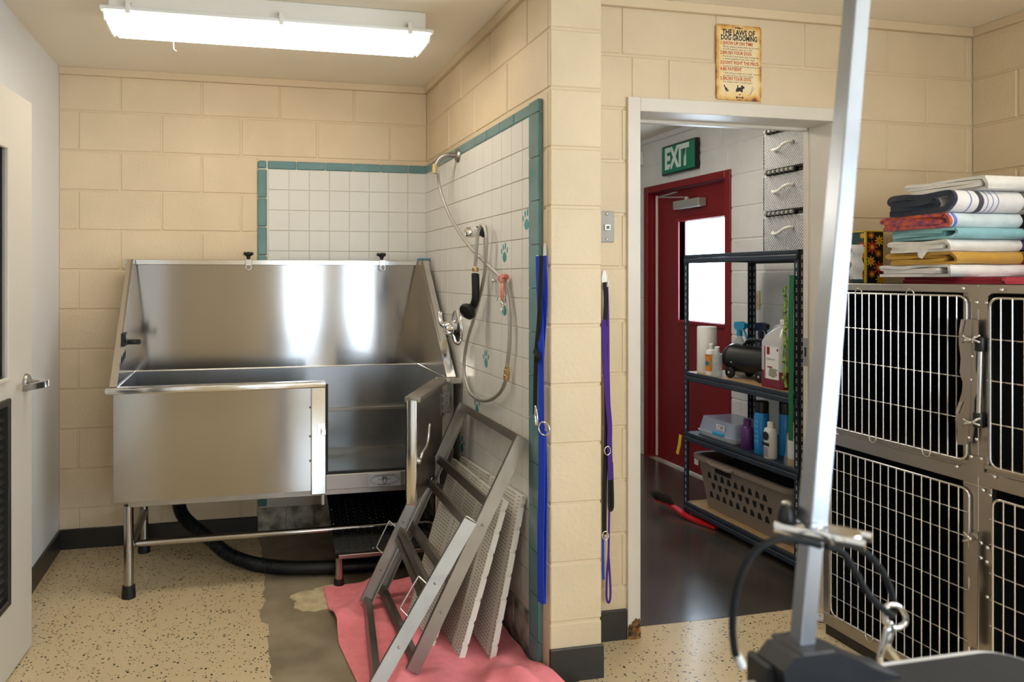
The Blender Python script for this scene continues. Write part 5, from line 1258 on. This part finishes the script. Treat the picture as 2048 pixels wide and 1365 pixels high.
# purple beaded cord on the cage corner and white floor disc
pc_ = thing('beaded_cord', 'purple beaded cord hanging at the left corner of the cages', 'cord', (1.165, -1.552, .45))
bd = B()
for i in range(30): bd.ball((1.166 + .003 * math.sin(i * 2.1), -1.552 + .004 * math.sin(i * 1.3), .76 - i * .0105), .0058, 8)
bd.done('beads', mat('bead_purple', '#4a3a78', .3, col2='#b9a7a0', vscale=120), pc_, smooth='all')
pd = up(1643, 1238, 'z', .003)
fd_ = thing('floor_disc', 'flat white disc lying on the floor beside the cages', 'disc', (pd.x - .01, pd.y, .003))
B().lathe([(.030, 0), (.034, .003), (.032, .010), (.024, .013), (0, .013)], (pd.x - .01, pd.y, .003), n=22).done('body', 'white_plastic', fd_, smooth=40)
B().lathe([(.006, .0128), (.005, .014), (0, .0145)], (pd.x - .01, pd.y, .003), n=10).done('screw', 'chrome', fd_)

# ---------------------------------------------------------------- folded towels on the cages
def fold_path(ya, yb, z0, z1, seed, inner=1):
    """section of a towel folded into a rounded wrap; ya is the near (rounded) side"""
    rnd = random.Random(seed); n = 2 + 2 * inner; h = (z1 - z0) / n; H2 = (z1 - z0) / 2; zc_ = (z0 + z1) / 2
    r = lambda a=.2: rnd.uniform(-a, a) * h
    R = H2 - h / 2; far = yb - h * .6; near = ya + h / 2 + R
    pts = [(far + r(), z0 + h * .5), (far - (far - near) * .35, z0 + h * .5), (far - (far - near) * .7, z0 + h * .5), (near, z0 + h * .5)]
    for a in (40, 90, 140): pts.append((near - R * math.sin(math.radians(a)), zc_ - R * math.cos(math.radians(a))))
    zt3 = z1 - h * .5
    pts += [(near, zt3), (far - (far - near) * .62, zt3 + r(.35) - .1 * h), (far - (far - near) * .3, zt3 + r(.35) - .1 * h), (far - .01, zt3)]
    z = zt3
    for k in range(inner):
        pts += [(far + h * .45, z - h * .5), (far - .01, z - h), (far - (far - near) * .5, z - h + r(.3)), (near + h * 1.2 + rnd.uniform(0, .03), z - h)]
        e = pts[-1]; pts += [(e[0] - h * .45, z - h * 1.5), (e[0], z - 2 * h), (far - (far - near) * .5, z - 2 * h + r(.3)), (far - .006 + r(), z - 2 * h)]
        z -= 2 * h
    return [(p.x, p.y) for p in smooth_path([V((a, b, 0)) for a, b in pts], 4)], h
def folded_towel(label, x0, x1, ya, yb, z0, z1, m, inner=1, seed=1, skew=0., trim=None, name='folded_towel', stripe=None):
    if inner > 2: inner = 1
    sec, h = fold_path(ya, yb, z0, z1, seed, inner); th = h * .97
    nr = []
    for k in range(len(sec)):
        a, b = sec[max(k - 1, 0)], sec[min(k + 1, len(sec) - 1)]; d = V((b[0] - a[0], b[1] - a[1])); d.normalize(); nr.append((-d.y, d.x))
    t = thing(name, label, 'towel', ((x0 + x1) / 2, (ya + yb) / 2, z0), 'towels folded on top of the dog cages')
    rnd = random.Random(seed + 50); ph = [rnd.uniform(0, 6.28) for _ in range(4)]; K = len(sec)
    def strip(xa, xb, n, mm, nm, grow=0.):
        b = B(); g_ = []
        for i in range(n + 1):
            x = xa + (xb - xa) * i / n; f_ = (x - x0) / (x1 - x0); row = []
            for sgn in (1, -1):
                for k in (range(K) if sgn > 0 else range(K - 1, -1, -1)):
                    y, z = sec[k]; o_ = sgn * (th / 2 + grow)
                    j = .003 * math.sin(8 * f_ + ph[0] + k * .12)
                    row.append(b._v((x + .007 * math.sin(k * .31 + ph[2]) * max(0, 1 - 3 * f_), y + skew * f_ + j + nr[k][0] * o_, max(z0, min(z1, z + .2 * j + nr[k][1] * o_)))))
            g_.append(row)
        M_ = 2 * K
        for i in range(n):
            for k in range(M_): b.bm.faces.new((g_[i][k], g_[i][(k + 1) % M_], g_[i + 1][(k + 1) % M_], g_[i + 1][k]))
        for row in (g_[0], g_[-1]):
            for k in range(K - 1): b.bm.faces.new((row[k], row[k + 1], row[M_ - 2 - k], row[M_ - 1 - k]))
        return b.done(nm, mm, t, smooth=50)
    strip(x0 + (.012 if trim else 0), x1, 14, m, 'cloth')
    if trim: strip(x0, x0 + .012, 1, trim, 'hem', .0006)
    if stripe:
        for f_, w_, sm in stripe: strip(x0 + (x1 - x0) * f_, x0 + (x1 - x0) * f_ + w_, 1, sm, 'stripe', .0008)
    return t
def terry(n, c, **k): return mat(n, c, .95, bump=.9, bscale=420, sheen=.25, var=.05, vscale=25, **k)
terry('terry_white', '#e6e1dc'); terry('terry_cream', '#e4dfd6'); terry('terry_mustard', '#c0912f'); terry('terry_teal', '#86b8bc'); terry('terry_pale', '#cfd9da'); terry('terry_navy', '#1c2536'); terry('terry_red', '#a3122a'); terry('terry_black', '#101014'); terry('terry_purple', '#6d5a9c')
mat('terry_orange', '#d9682f', .95, col2='#7a3f6b', vscale=45, bump=.8, bscale=420); mat('stripe_grey', '#4a4650', .9); mat('stripe_blue', '#6a78bd', .9)
zt_ = 1.3635
folded_towel('dark red folded towel at the bottom of the pile on the cage', 1.30, 1.80, -2.16, -1.80, zt_, zt_ + .022, 'terry_red', 0, 11)
zt_ = 1.386
folded_towel('white folded towel second from the bottom of the pile, under the mustard one', 1.252, 1.56, -2.03, -1.752, zt_, zt_ + .042, 'terry_white', 4, 2)
folded_towel('mustard yellow folded towel in the pile on the cages', 1.258, 1.54, -2.035, -1.778, 1.4285, 1.470, 'terry_mustard', 3, 3)
wt = folded_towel('white folded towel with a care tag between mustard and teal towels', 1.256, 1.55, -2.02, -1.785, 1.4705, 1.512, 'terry_cream', 3, 4)
folded_towel('teal blue folded towel in the middle of the pile', 1.260, 1.54, -2.035, -1.79, 1.5125, 1.550, 'terry_teal', 3, 5)
folded_towel('pale blue folded towel with orange patterned edge under the navy edged towel', 1.250, 1.55, -2.02, -1.760, 1.5505, 1.600, 'terry_pale', 4, 6, trim='terry_orange', stripe=[(.06, .012, 'stripe_blue')])
folded_towel('white folded towel with navy hem and thin stripes near the top', 1.246, 1.53, -2.04, -1.785, 1.6005, 1.674, 'terry_white', 4, 7, trim='terry_navy', stripe=[(.22, .004, 'stripe_blue'), (.34, .022, 'stripe_grey'), (.48, .003, 'stripe_blue'), (.56, .003, 'stripe_blue'), (.64, .003, 'stripe_blue')])
folded_towel('off white folded towel lying topmost on the pile', 1.36, 1.72, -2.06, -1.76, 1.6745, 1.722, 'terry_cream', 3, 8)
q = [(0, 0), (.03, .012), (.042, .0), (.018, -.03), (.004, -.022)]
B().prism(q, (1.252, -1.90, 1.478), (0, -1, 0), (0, 0, 1), (.0015, 0, 0)).done('care_tag', 'label_white', wt)
for (lb_, m_, a, b, sd) in (('red folded towel at the bottom of the pile by the picture edge', 'terry_red', 1.3865, 1.435, 21), ('mustard folded towel low in the pile by the picture edge', 'terry_mustard', 1.4355, 1.478, 22), ('purple folded towel in the pile by the picture edge', 'terry_purple', 1.4785, 1.52, 23), ('black folded towel in the pile by the picture edge', 'terry_black', 1.5205, 1.60, 24), ('white folded towel on top of the pile by the picture edge', 'terry_white', 1.6005, 1.672, 25)):
    folded_towel(lb_, 1.575, 1.86, -2.20, -1.86, a, b, m_, 3, sd)
# ---------------------------------------------------------------- tissue box
tc_ = up(1731, 560, 'x', 1.34); yfar = min(YD - .012, up(1702, 560, 'x', 1.34).y); xrt = up(1767, 560, 'y', tc_.y).x
tb_ = thing('tissue_box', 'floral tissue box with yellow edges standing on end beside the towels', 'tissue box', (1.37, tc_.y + .05, 1.3625))
zb_, zt2 = 1.3625, 1.565
mat('box_green', '#123a2c', .35); mat('box_black', '#161412', .35); mat('box_yellow', '#e8c419', .35); mat('petal_orange', '#ea7a1b', .5); mat('petal_yellow', '#f0c02c', .5); mat('petal_red', '#c8452a', .5)
bx0_, bx1_, by0_, by1_ = 1.34, xrt, tc_.y, yfar
B().box(bx0_, bx1_, by0_, by1_, zb_, zt2, .002).done('carton', 'box_green', tb_)
B().box(bx0_ + .004, bx1_ - .003, by0_ - .0005, by0_ + .001, zb_ + .004, zt2 - .004).done('side_print', 'box_black', tb_)
for (a, b, c, d, e_, f__) in ((bx0_ - .001, bx0_ + .006, by0_ - .001, by0_ + .006, zb_, zt2), (bx1_ - .003, bx1_ + .001, by0_ - .001, by0_ + .003, zb_, zt2), (bx0_ - .001, bx1_ + .001, by0_ - .001, by1_, zt2 - .003, zt2 + .001)):
    B().box(a, b, c, d, e_, f__).done('edge_print', 'box_yellow', tb_)
random.seed(12)
def flower(c, a, b, n, r, pm):
    fl_ = B(); k = 8; q = []
    for i in range(48):
        an = i / 48 * 6.2832; rr_ = r * (.72 + .28 * math.cos(k * an)); q.append((rr_ * math.cos(an), rr_ * math.sin(an)))
    fl_.prism(q, c, a, b, V(n) * .0006); o = fl_.done('flower', pm, tb_)
    B().prism([(r * .28 * math.cos(i / 10 * 6.2832), r * .28 * math.sin(i / 10 * 6.2832)) for i in range(10)], V(c) + V(n) * .0006, a, b, V(n) * .0004).done('flower_eye', 'petal_yellow' if pm != 'petal_yellow' else 'petal_orange', tb_)
pms = ('petal_orange', 'petal_yellow', 'petal_red')
for i, (f1, z) in enumerate(((.3, .185), (.75, .165), (.35, .14), (.7, .115), (.28, .085), (.72, .06), (.35, .035), (.8, .015))):
    flower((bx0_ + (bx1_ - bx0_) * f1, by0_ - .0008, zb_ + z), (1, 0, 0), (0, 0, 1), (0, -1, 0), .016 + .006 * (i % 3), pms[i % 3])
for i, (f1, z) in enumerate(((.12, .185), (.14, .145), (.10, .105), (.14, .065), (.1, .03))):
    flower((bx0_ - .0008, by0_ + (by1_ - by0_) * (f1 + .08), zb_ + z), (0, -1, 0), (0, 0, 1), (-1, 0, 0), .013 + .005 * (i % 2), pms[(i + 1) % 3])
ti = B(); NT = 10; gv = []
for i in range(NT + 1):
    gv.append([ti._v((bx0_ - .004 - .03 * math.sin(math.pi * j / NT) * (1 + .3 * math.sin(i * 1.7 + j)), by1_ - .012 - .05 * j / NT + .006 * math.sin(i * 1.3), zb_ + .015 + .135 * i / NT)) for j in range(NT + 1)])
for i in range(NT):
    for j in range(NT): ti.bm.faces.new((gv[i][j], gv[i][j + 1], gv[i + 1][j + 1], gv[i + 1][j]))
bmesh.ops.solidify(ti.bm, geom=ti.bm.faces[:], thickness=.0015)
ti.done('tissue', 'paper', tb_, smooth=70)

# ---------------------------------------------------------------- grooming table in the foreground
mat('table_mat', '#212124', .7, bump=.5, bscale=6, stretch=(60, 4, 1), bdist=.003)
mat('cast_black', '#232326', .45, var=.15, vscale=20)
mat('alu', (.40, .43, .48, 1), .30, 1., var=.06, vscale=12)
gt = thing('grooming_table', 'black topped grooming table with silver rim in the right foreground', 'table', (-.30, -3.36, .0032))
tx0, tx1, ty0, ty1, tz_ = -.79, .140, -3.67, -3.058, .80
out = rring(tx0, tx1, ty0, ty1, .05, 8)
B().prism(out, (0, 0, tz_ - .022), (1, 0, 0), (0, 1, 0), (0, 0, .020)).done('table_top', 'cast_black', gt)
B().prism(rring(tx0 + .004, tx1 - .004, ty0 + .004, ty1 - .004, .046, 8), (0, 0, tz_ - .002), (1, 0, 0), (0, 1, 0), (0, 0, .003)).done('rubber_mat', 'table_mat', gt)
B().sweep([(a, b, tz_ - .010) for a, b in rring(tx0 - .002, tx1 + .002, ty0 - .002, ty1 + .002, .052, 8)], [(-.013, -.004), (.013, -.004), (.013, .004), (-.013, .004)], closed=True, hint=(0, 0, 1)).done('edge_rim', mat('rim_white', '#dcdcdc', .35), gt)
for x in (tx0 + .10, tx1 - .10):
    B().tube([(x, ty0 + .08, tz_ - .02), (x, ty0 + .02, .02), (x, ty1 - .02, .02), (x, ty1 - .08, tz_ - .02)], .014, 10).done('leg_frame', 'alu', gt, smooth=40)
B().cyl((tx0 + .1, -3.36, .30), (tx1 - .1, -3.36, .30), .011).done('brace', 'alu', gt)
# arm post with clamp
ga = thing('grooming_stand', 'leaning square metal grooming arm clamped to the table', 'grooming arm', (-.2322, -3.06, .80))
P0, P1 = V((-.2322, -3.06, .8475)), V((.0011, -2.92, 1.8616)); PD = P1 - P0
ppt = lambda t: P0 + PD * t
B().bar(ppt(-.03), ppt(.25), .0245, .0245, (1, 0, 0), .0015).done('lower_tube', 'alu', ga)
B().bar(ppt(.165), ppt(1.12), .0295, .0295, (1, 0, 0), .0015).done('upper_tube', 'alu', ga)
B().bar(ppt(1.118), ppt(1.135), .031, .031, (1, 0, 0), .003).done('end_cap', 'black_plastic', ga)
pb2 = [(-.288, .796), (-.292, .832), (-.275, .850), (-.205, .850), (-.175, .838), (-.145, .822), (-.118, .810), (-.095, .8035), (-.095, .801), (-.25, .801)]
B().prism(pb2, (0, -3.095, 0), (1, 0, 0), (0, 0, 1), (0, .055, 0)).done('clamp_base', 'cast_black', ga)
B().box(-.262, -.202, -3.095, -3.028, .845, .853, .004).done('socket_collar', 'cast_black', ga)
B().box(-.30, -.20, -3.075, -3.025, .74, .776, .004).box(-.30, -.285, -3.075, -3.025, .74, .83, .004).cyl((-.24, -3.05, .66), (-.24, -3.05, .745), .008).done('clamp_jaw', 'cast_black', ga)
for u, v in ((1624, 1318), (1655, 1318)):
    p = up(u, v, 'z', .838); B().lathe([(.008, 0), (.007, .003), (0, .004)], p, (.1, 0, 1), 10).done('rivet', 'steel_dull', ga)
# sliding clamp with knob and loop
zc = ppt(.155).z; L0, L1 = up(1556, 1068, 'z', zc), up(1688, 1096, 'z', zc)
cl_ = thing('noose_clamp', 'silver sliding clamp with black knob on the grooming arm', 'clamp', ppt(.15))
dm_ = (L1 - L0).normalized(); sd = V((-dm_.y, dm_.x, 0)); pcn = ppt(.155)
off = pcn - L0.lerp(L1, ((pcn - L0).dot(dm_)) / (L1 - L0).length); off.z = 0
for s in (-1, 1):
    c_ = L0.lerp(L1, .55) + off + sd * s * .021
    B().obox(c_, dm_ * (.062 if s > 0 else .060), sd * .004, V((0, 0, .008)), .003, 2).done('clamp_plate', 'steel_bright', cl_, smooth=40)
e1 = L1 + off
B().lathe([(.025, -.008), (.027, -.004), (.027, .004), (.025, .008)], e1 - dm_ * .012, (0, 0, 1), 18, 1, 1).done('clamp_end', 'steel_bright', cl_, smooth=40)
B().tube([L0 + off + dm_ * .05, L0 + off], .010, 10).done('clamp_screw', 'steel_bright', cl_, smooth='all')
k0 = L0 + off
B().lathe([(.010, -.022), (.013, -.018), (.014, .008), (.012, .022), (.008, .028), (0, .029)], k0 + V((0, 0, .004)), (0, 0, 1), 14).done('knob', 'black_plastic', cl_, smooth=40)
B().lathe([(.006, .028), (.0065, .031), (0, .034)], k0 + V((0, 0, .004)), (0, 0, 1), 10).done('knob_cap', 'chrome', cl_, smooth=40)
no = thing('noose', 'black cord grooming noose with snap hook hanging from the clamp', 'noose', (e1.x, e1.y, .82))
P3 = lambda pts, y: [up(u, v, 'y', y) for u, v in pts]
B().tube(smooth_path(P3([(1640, 1092), (1610, 1084), (1565, 1078), (1522, 1094), (1491, 1130), (1472, 1185), (1465, 1245), (1468, 1295), (1474, 1318)], -3.085), 5), .0050, 10).done('cord', 'black_cloth', no, smooth='all')
a_, b_ = up(1473, 1310, 'y', -3.085), up(1484, 1334, 'y', -3.085); B().cyl(a_, b_, .0062, n=10).done('cord_tip', 'white_plastic', no, smooth=40)
B().tube(smooth_path(P3([(1660, 1094), (1700, 1090), (1738, 1112), (1768, 1150), (1785, 1195), (1788, 1228)], -3.00), 5), .0052, 10).done('cord', 'black_cloth', no, smooth='all')
B().tube(smooth_path(P3([(1650, 1092), (1682, 1104), (1708, 1140), (1730, 1180), (1758, 1212), (1785, 1232)], -3.02), 5), .0052, 10).done('cord', 'black_cloth', no, smooth='all')
B().tube(smooth_path(P3([(1768, 1230), (1776, 1212), (1796, 1212), (1811, 1232), (1808, 1250), (1790, 1256), (1774, 1250)], -3.01), 4, True), .0040, 8, closed=True).done('hook_ring', 'steel_bright', no, smooth='all')
B().tube(smooth_path(P3([(1778, 1244), (1783, 1262), (1776, 1290), (1790, 1312), (1798, 1328), (1788, 1336), (1768, 1332), (1760, 1318), (1768, 1285), (1775, 1256)], -3.02), 4), .0045, 8).done('snap_hook', 'steel_bright', no, smooth='all')
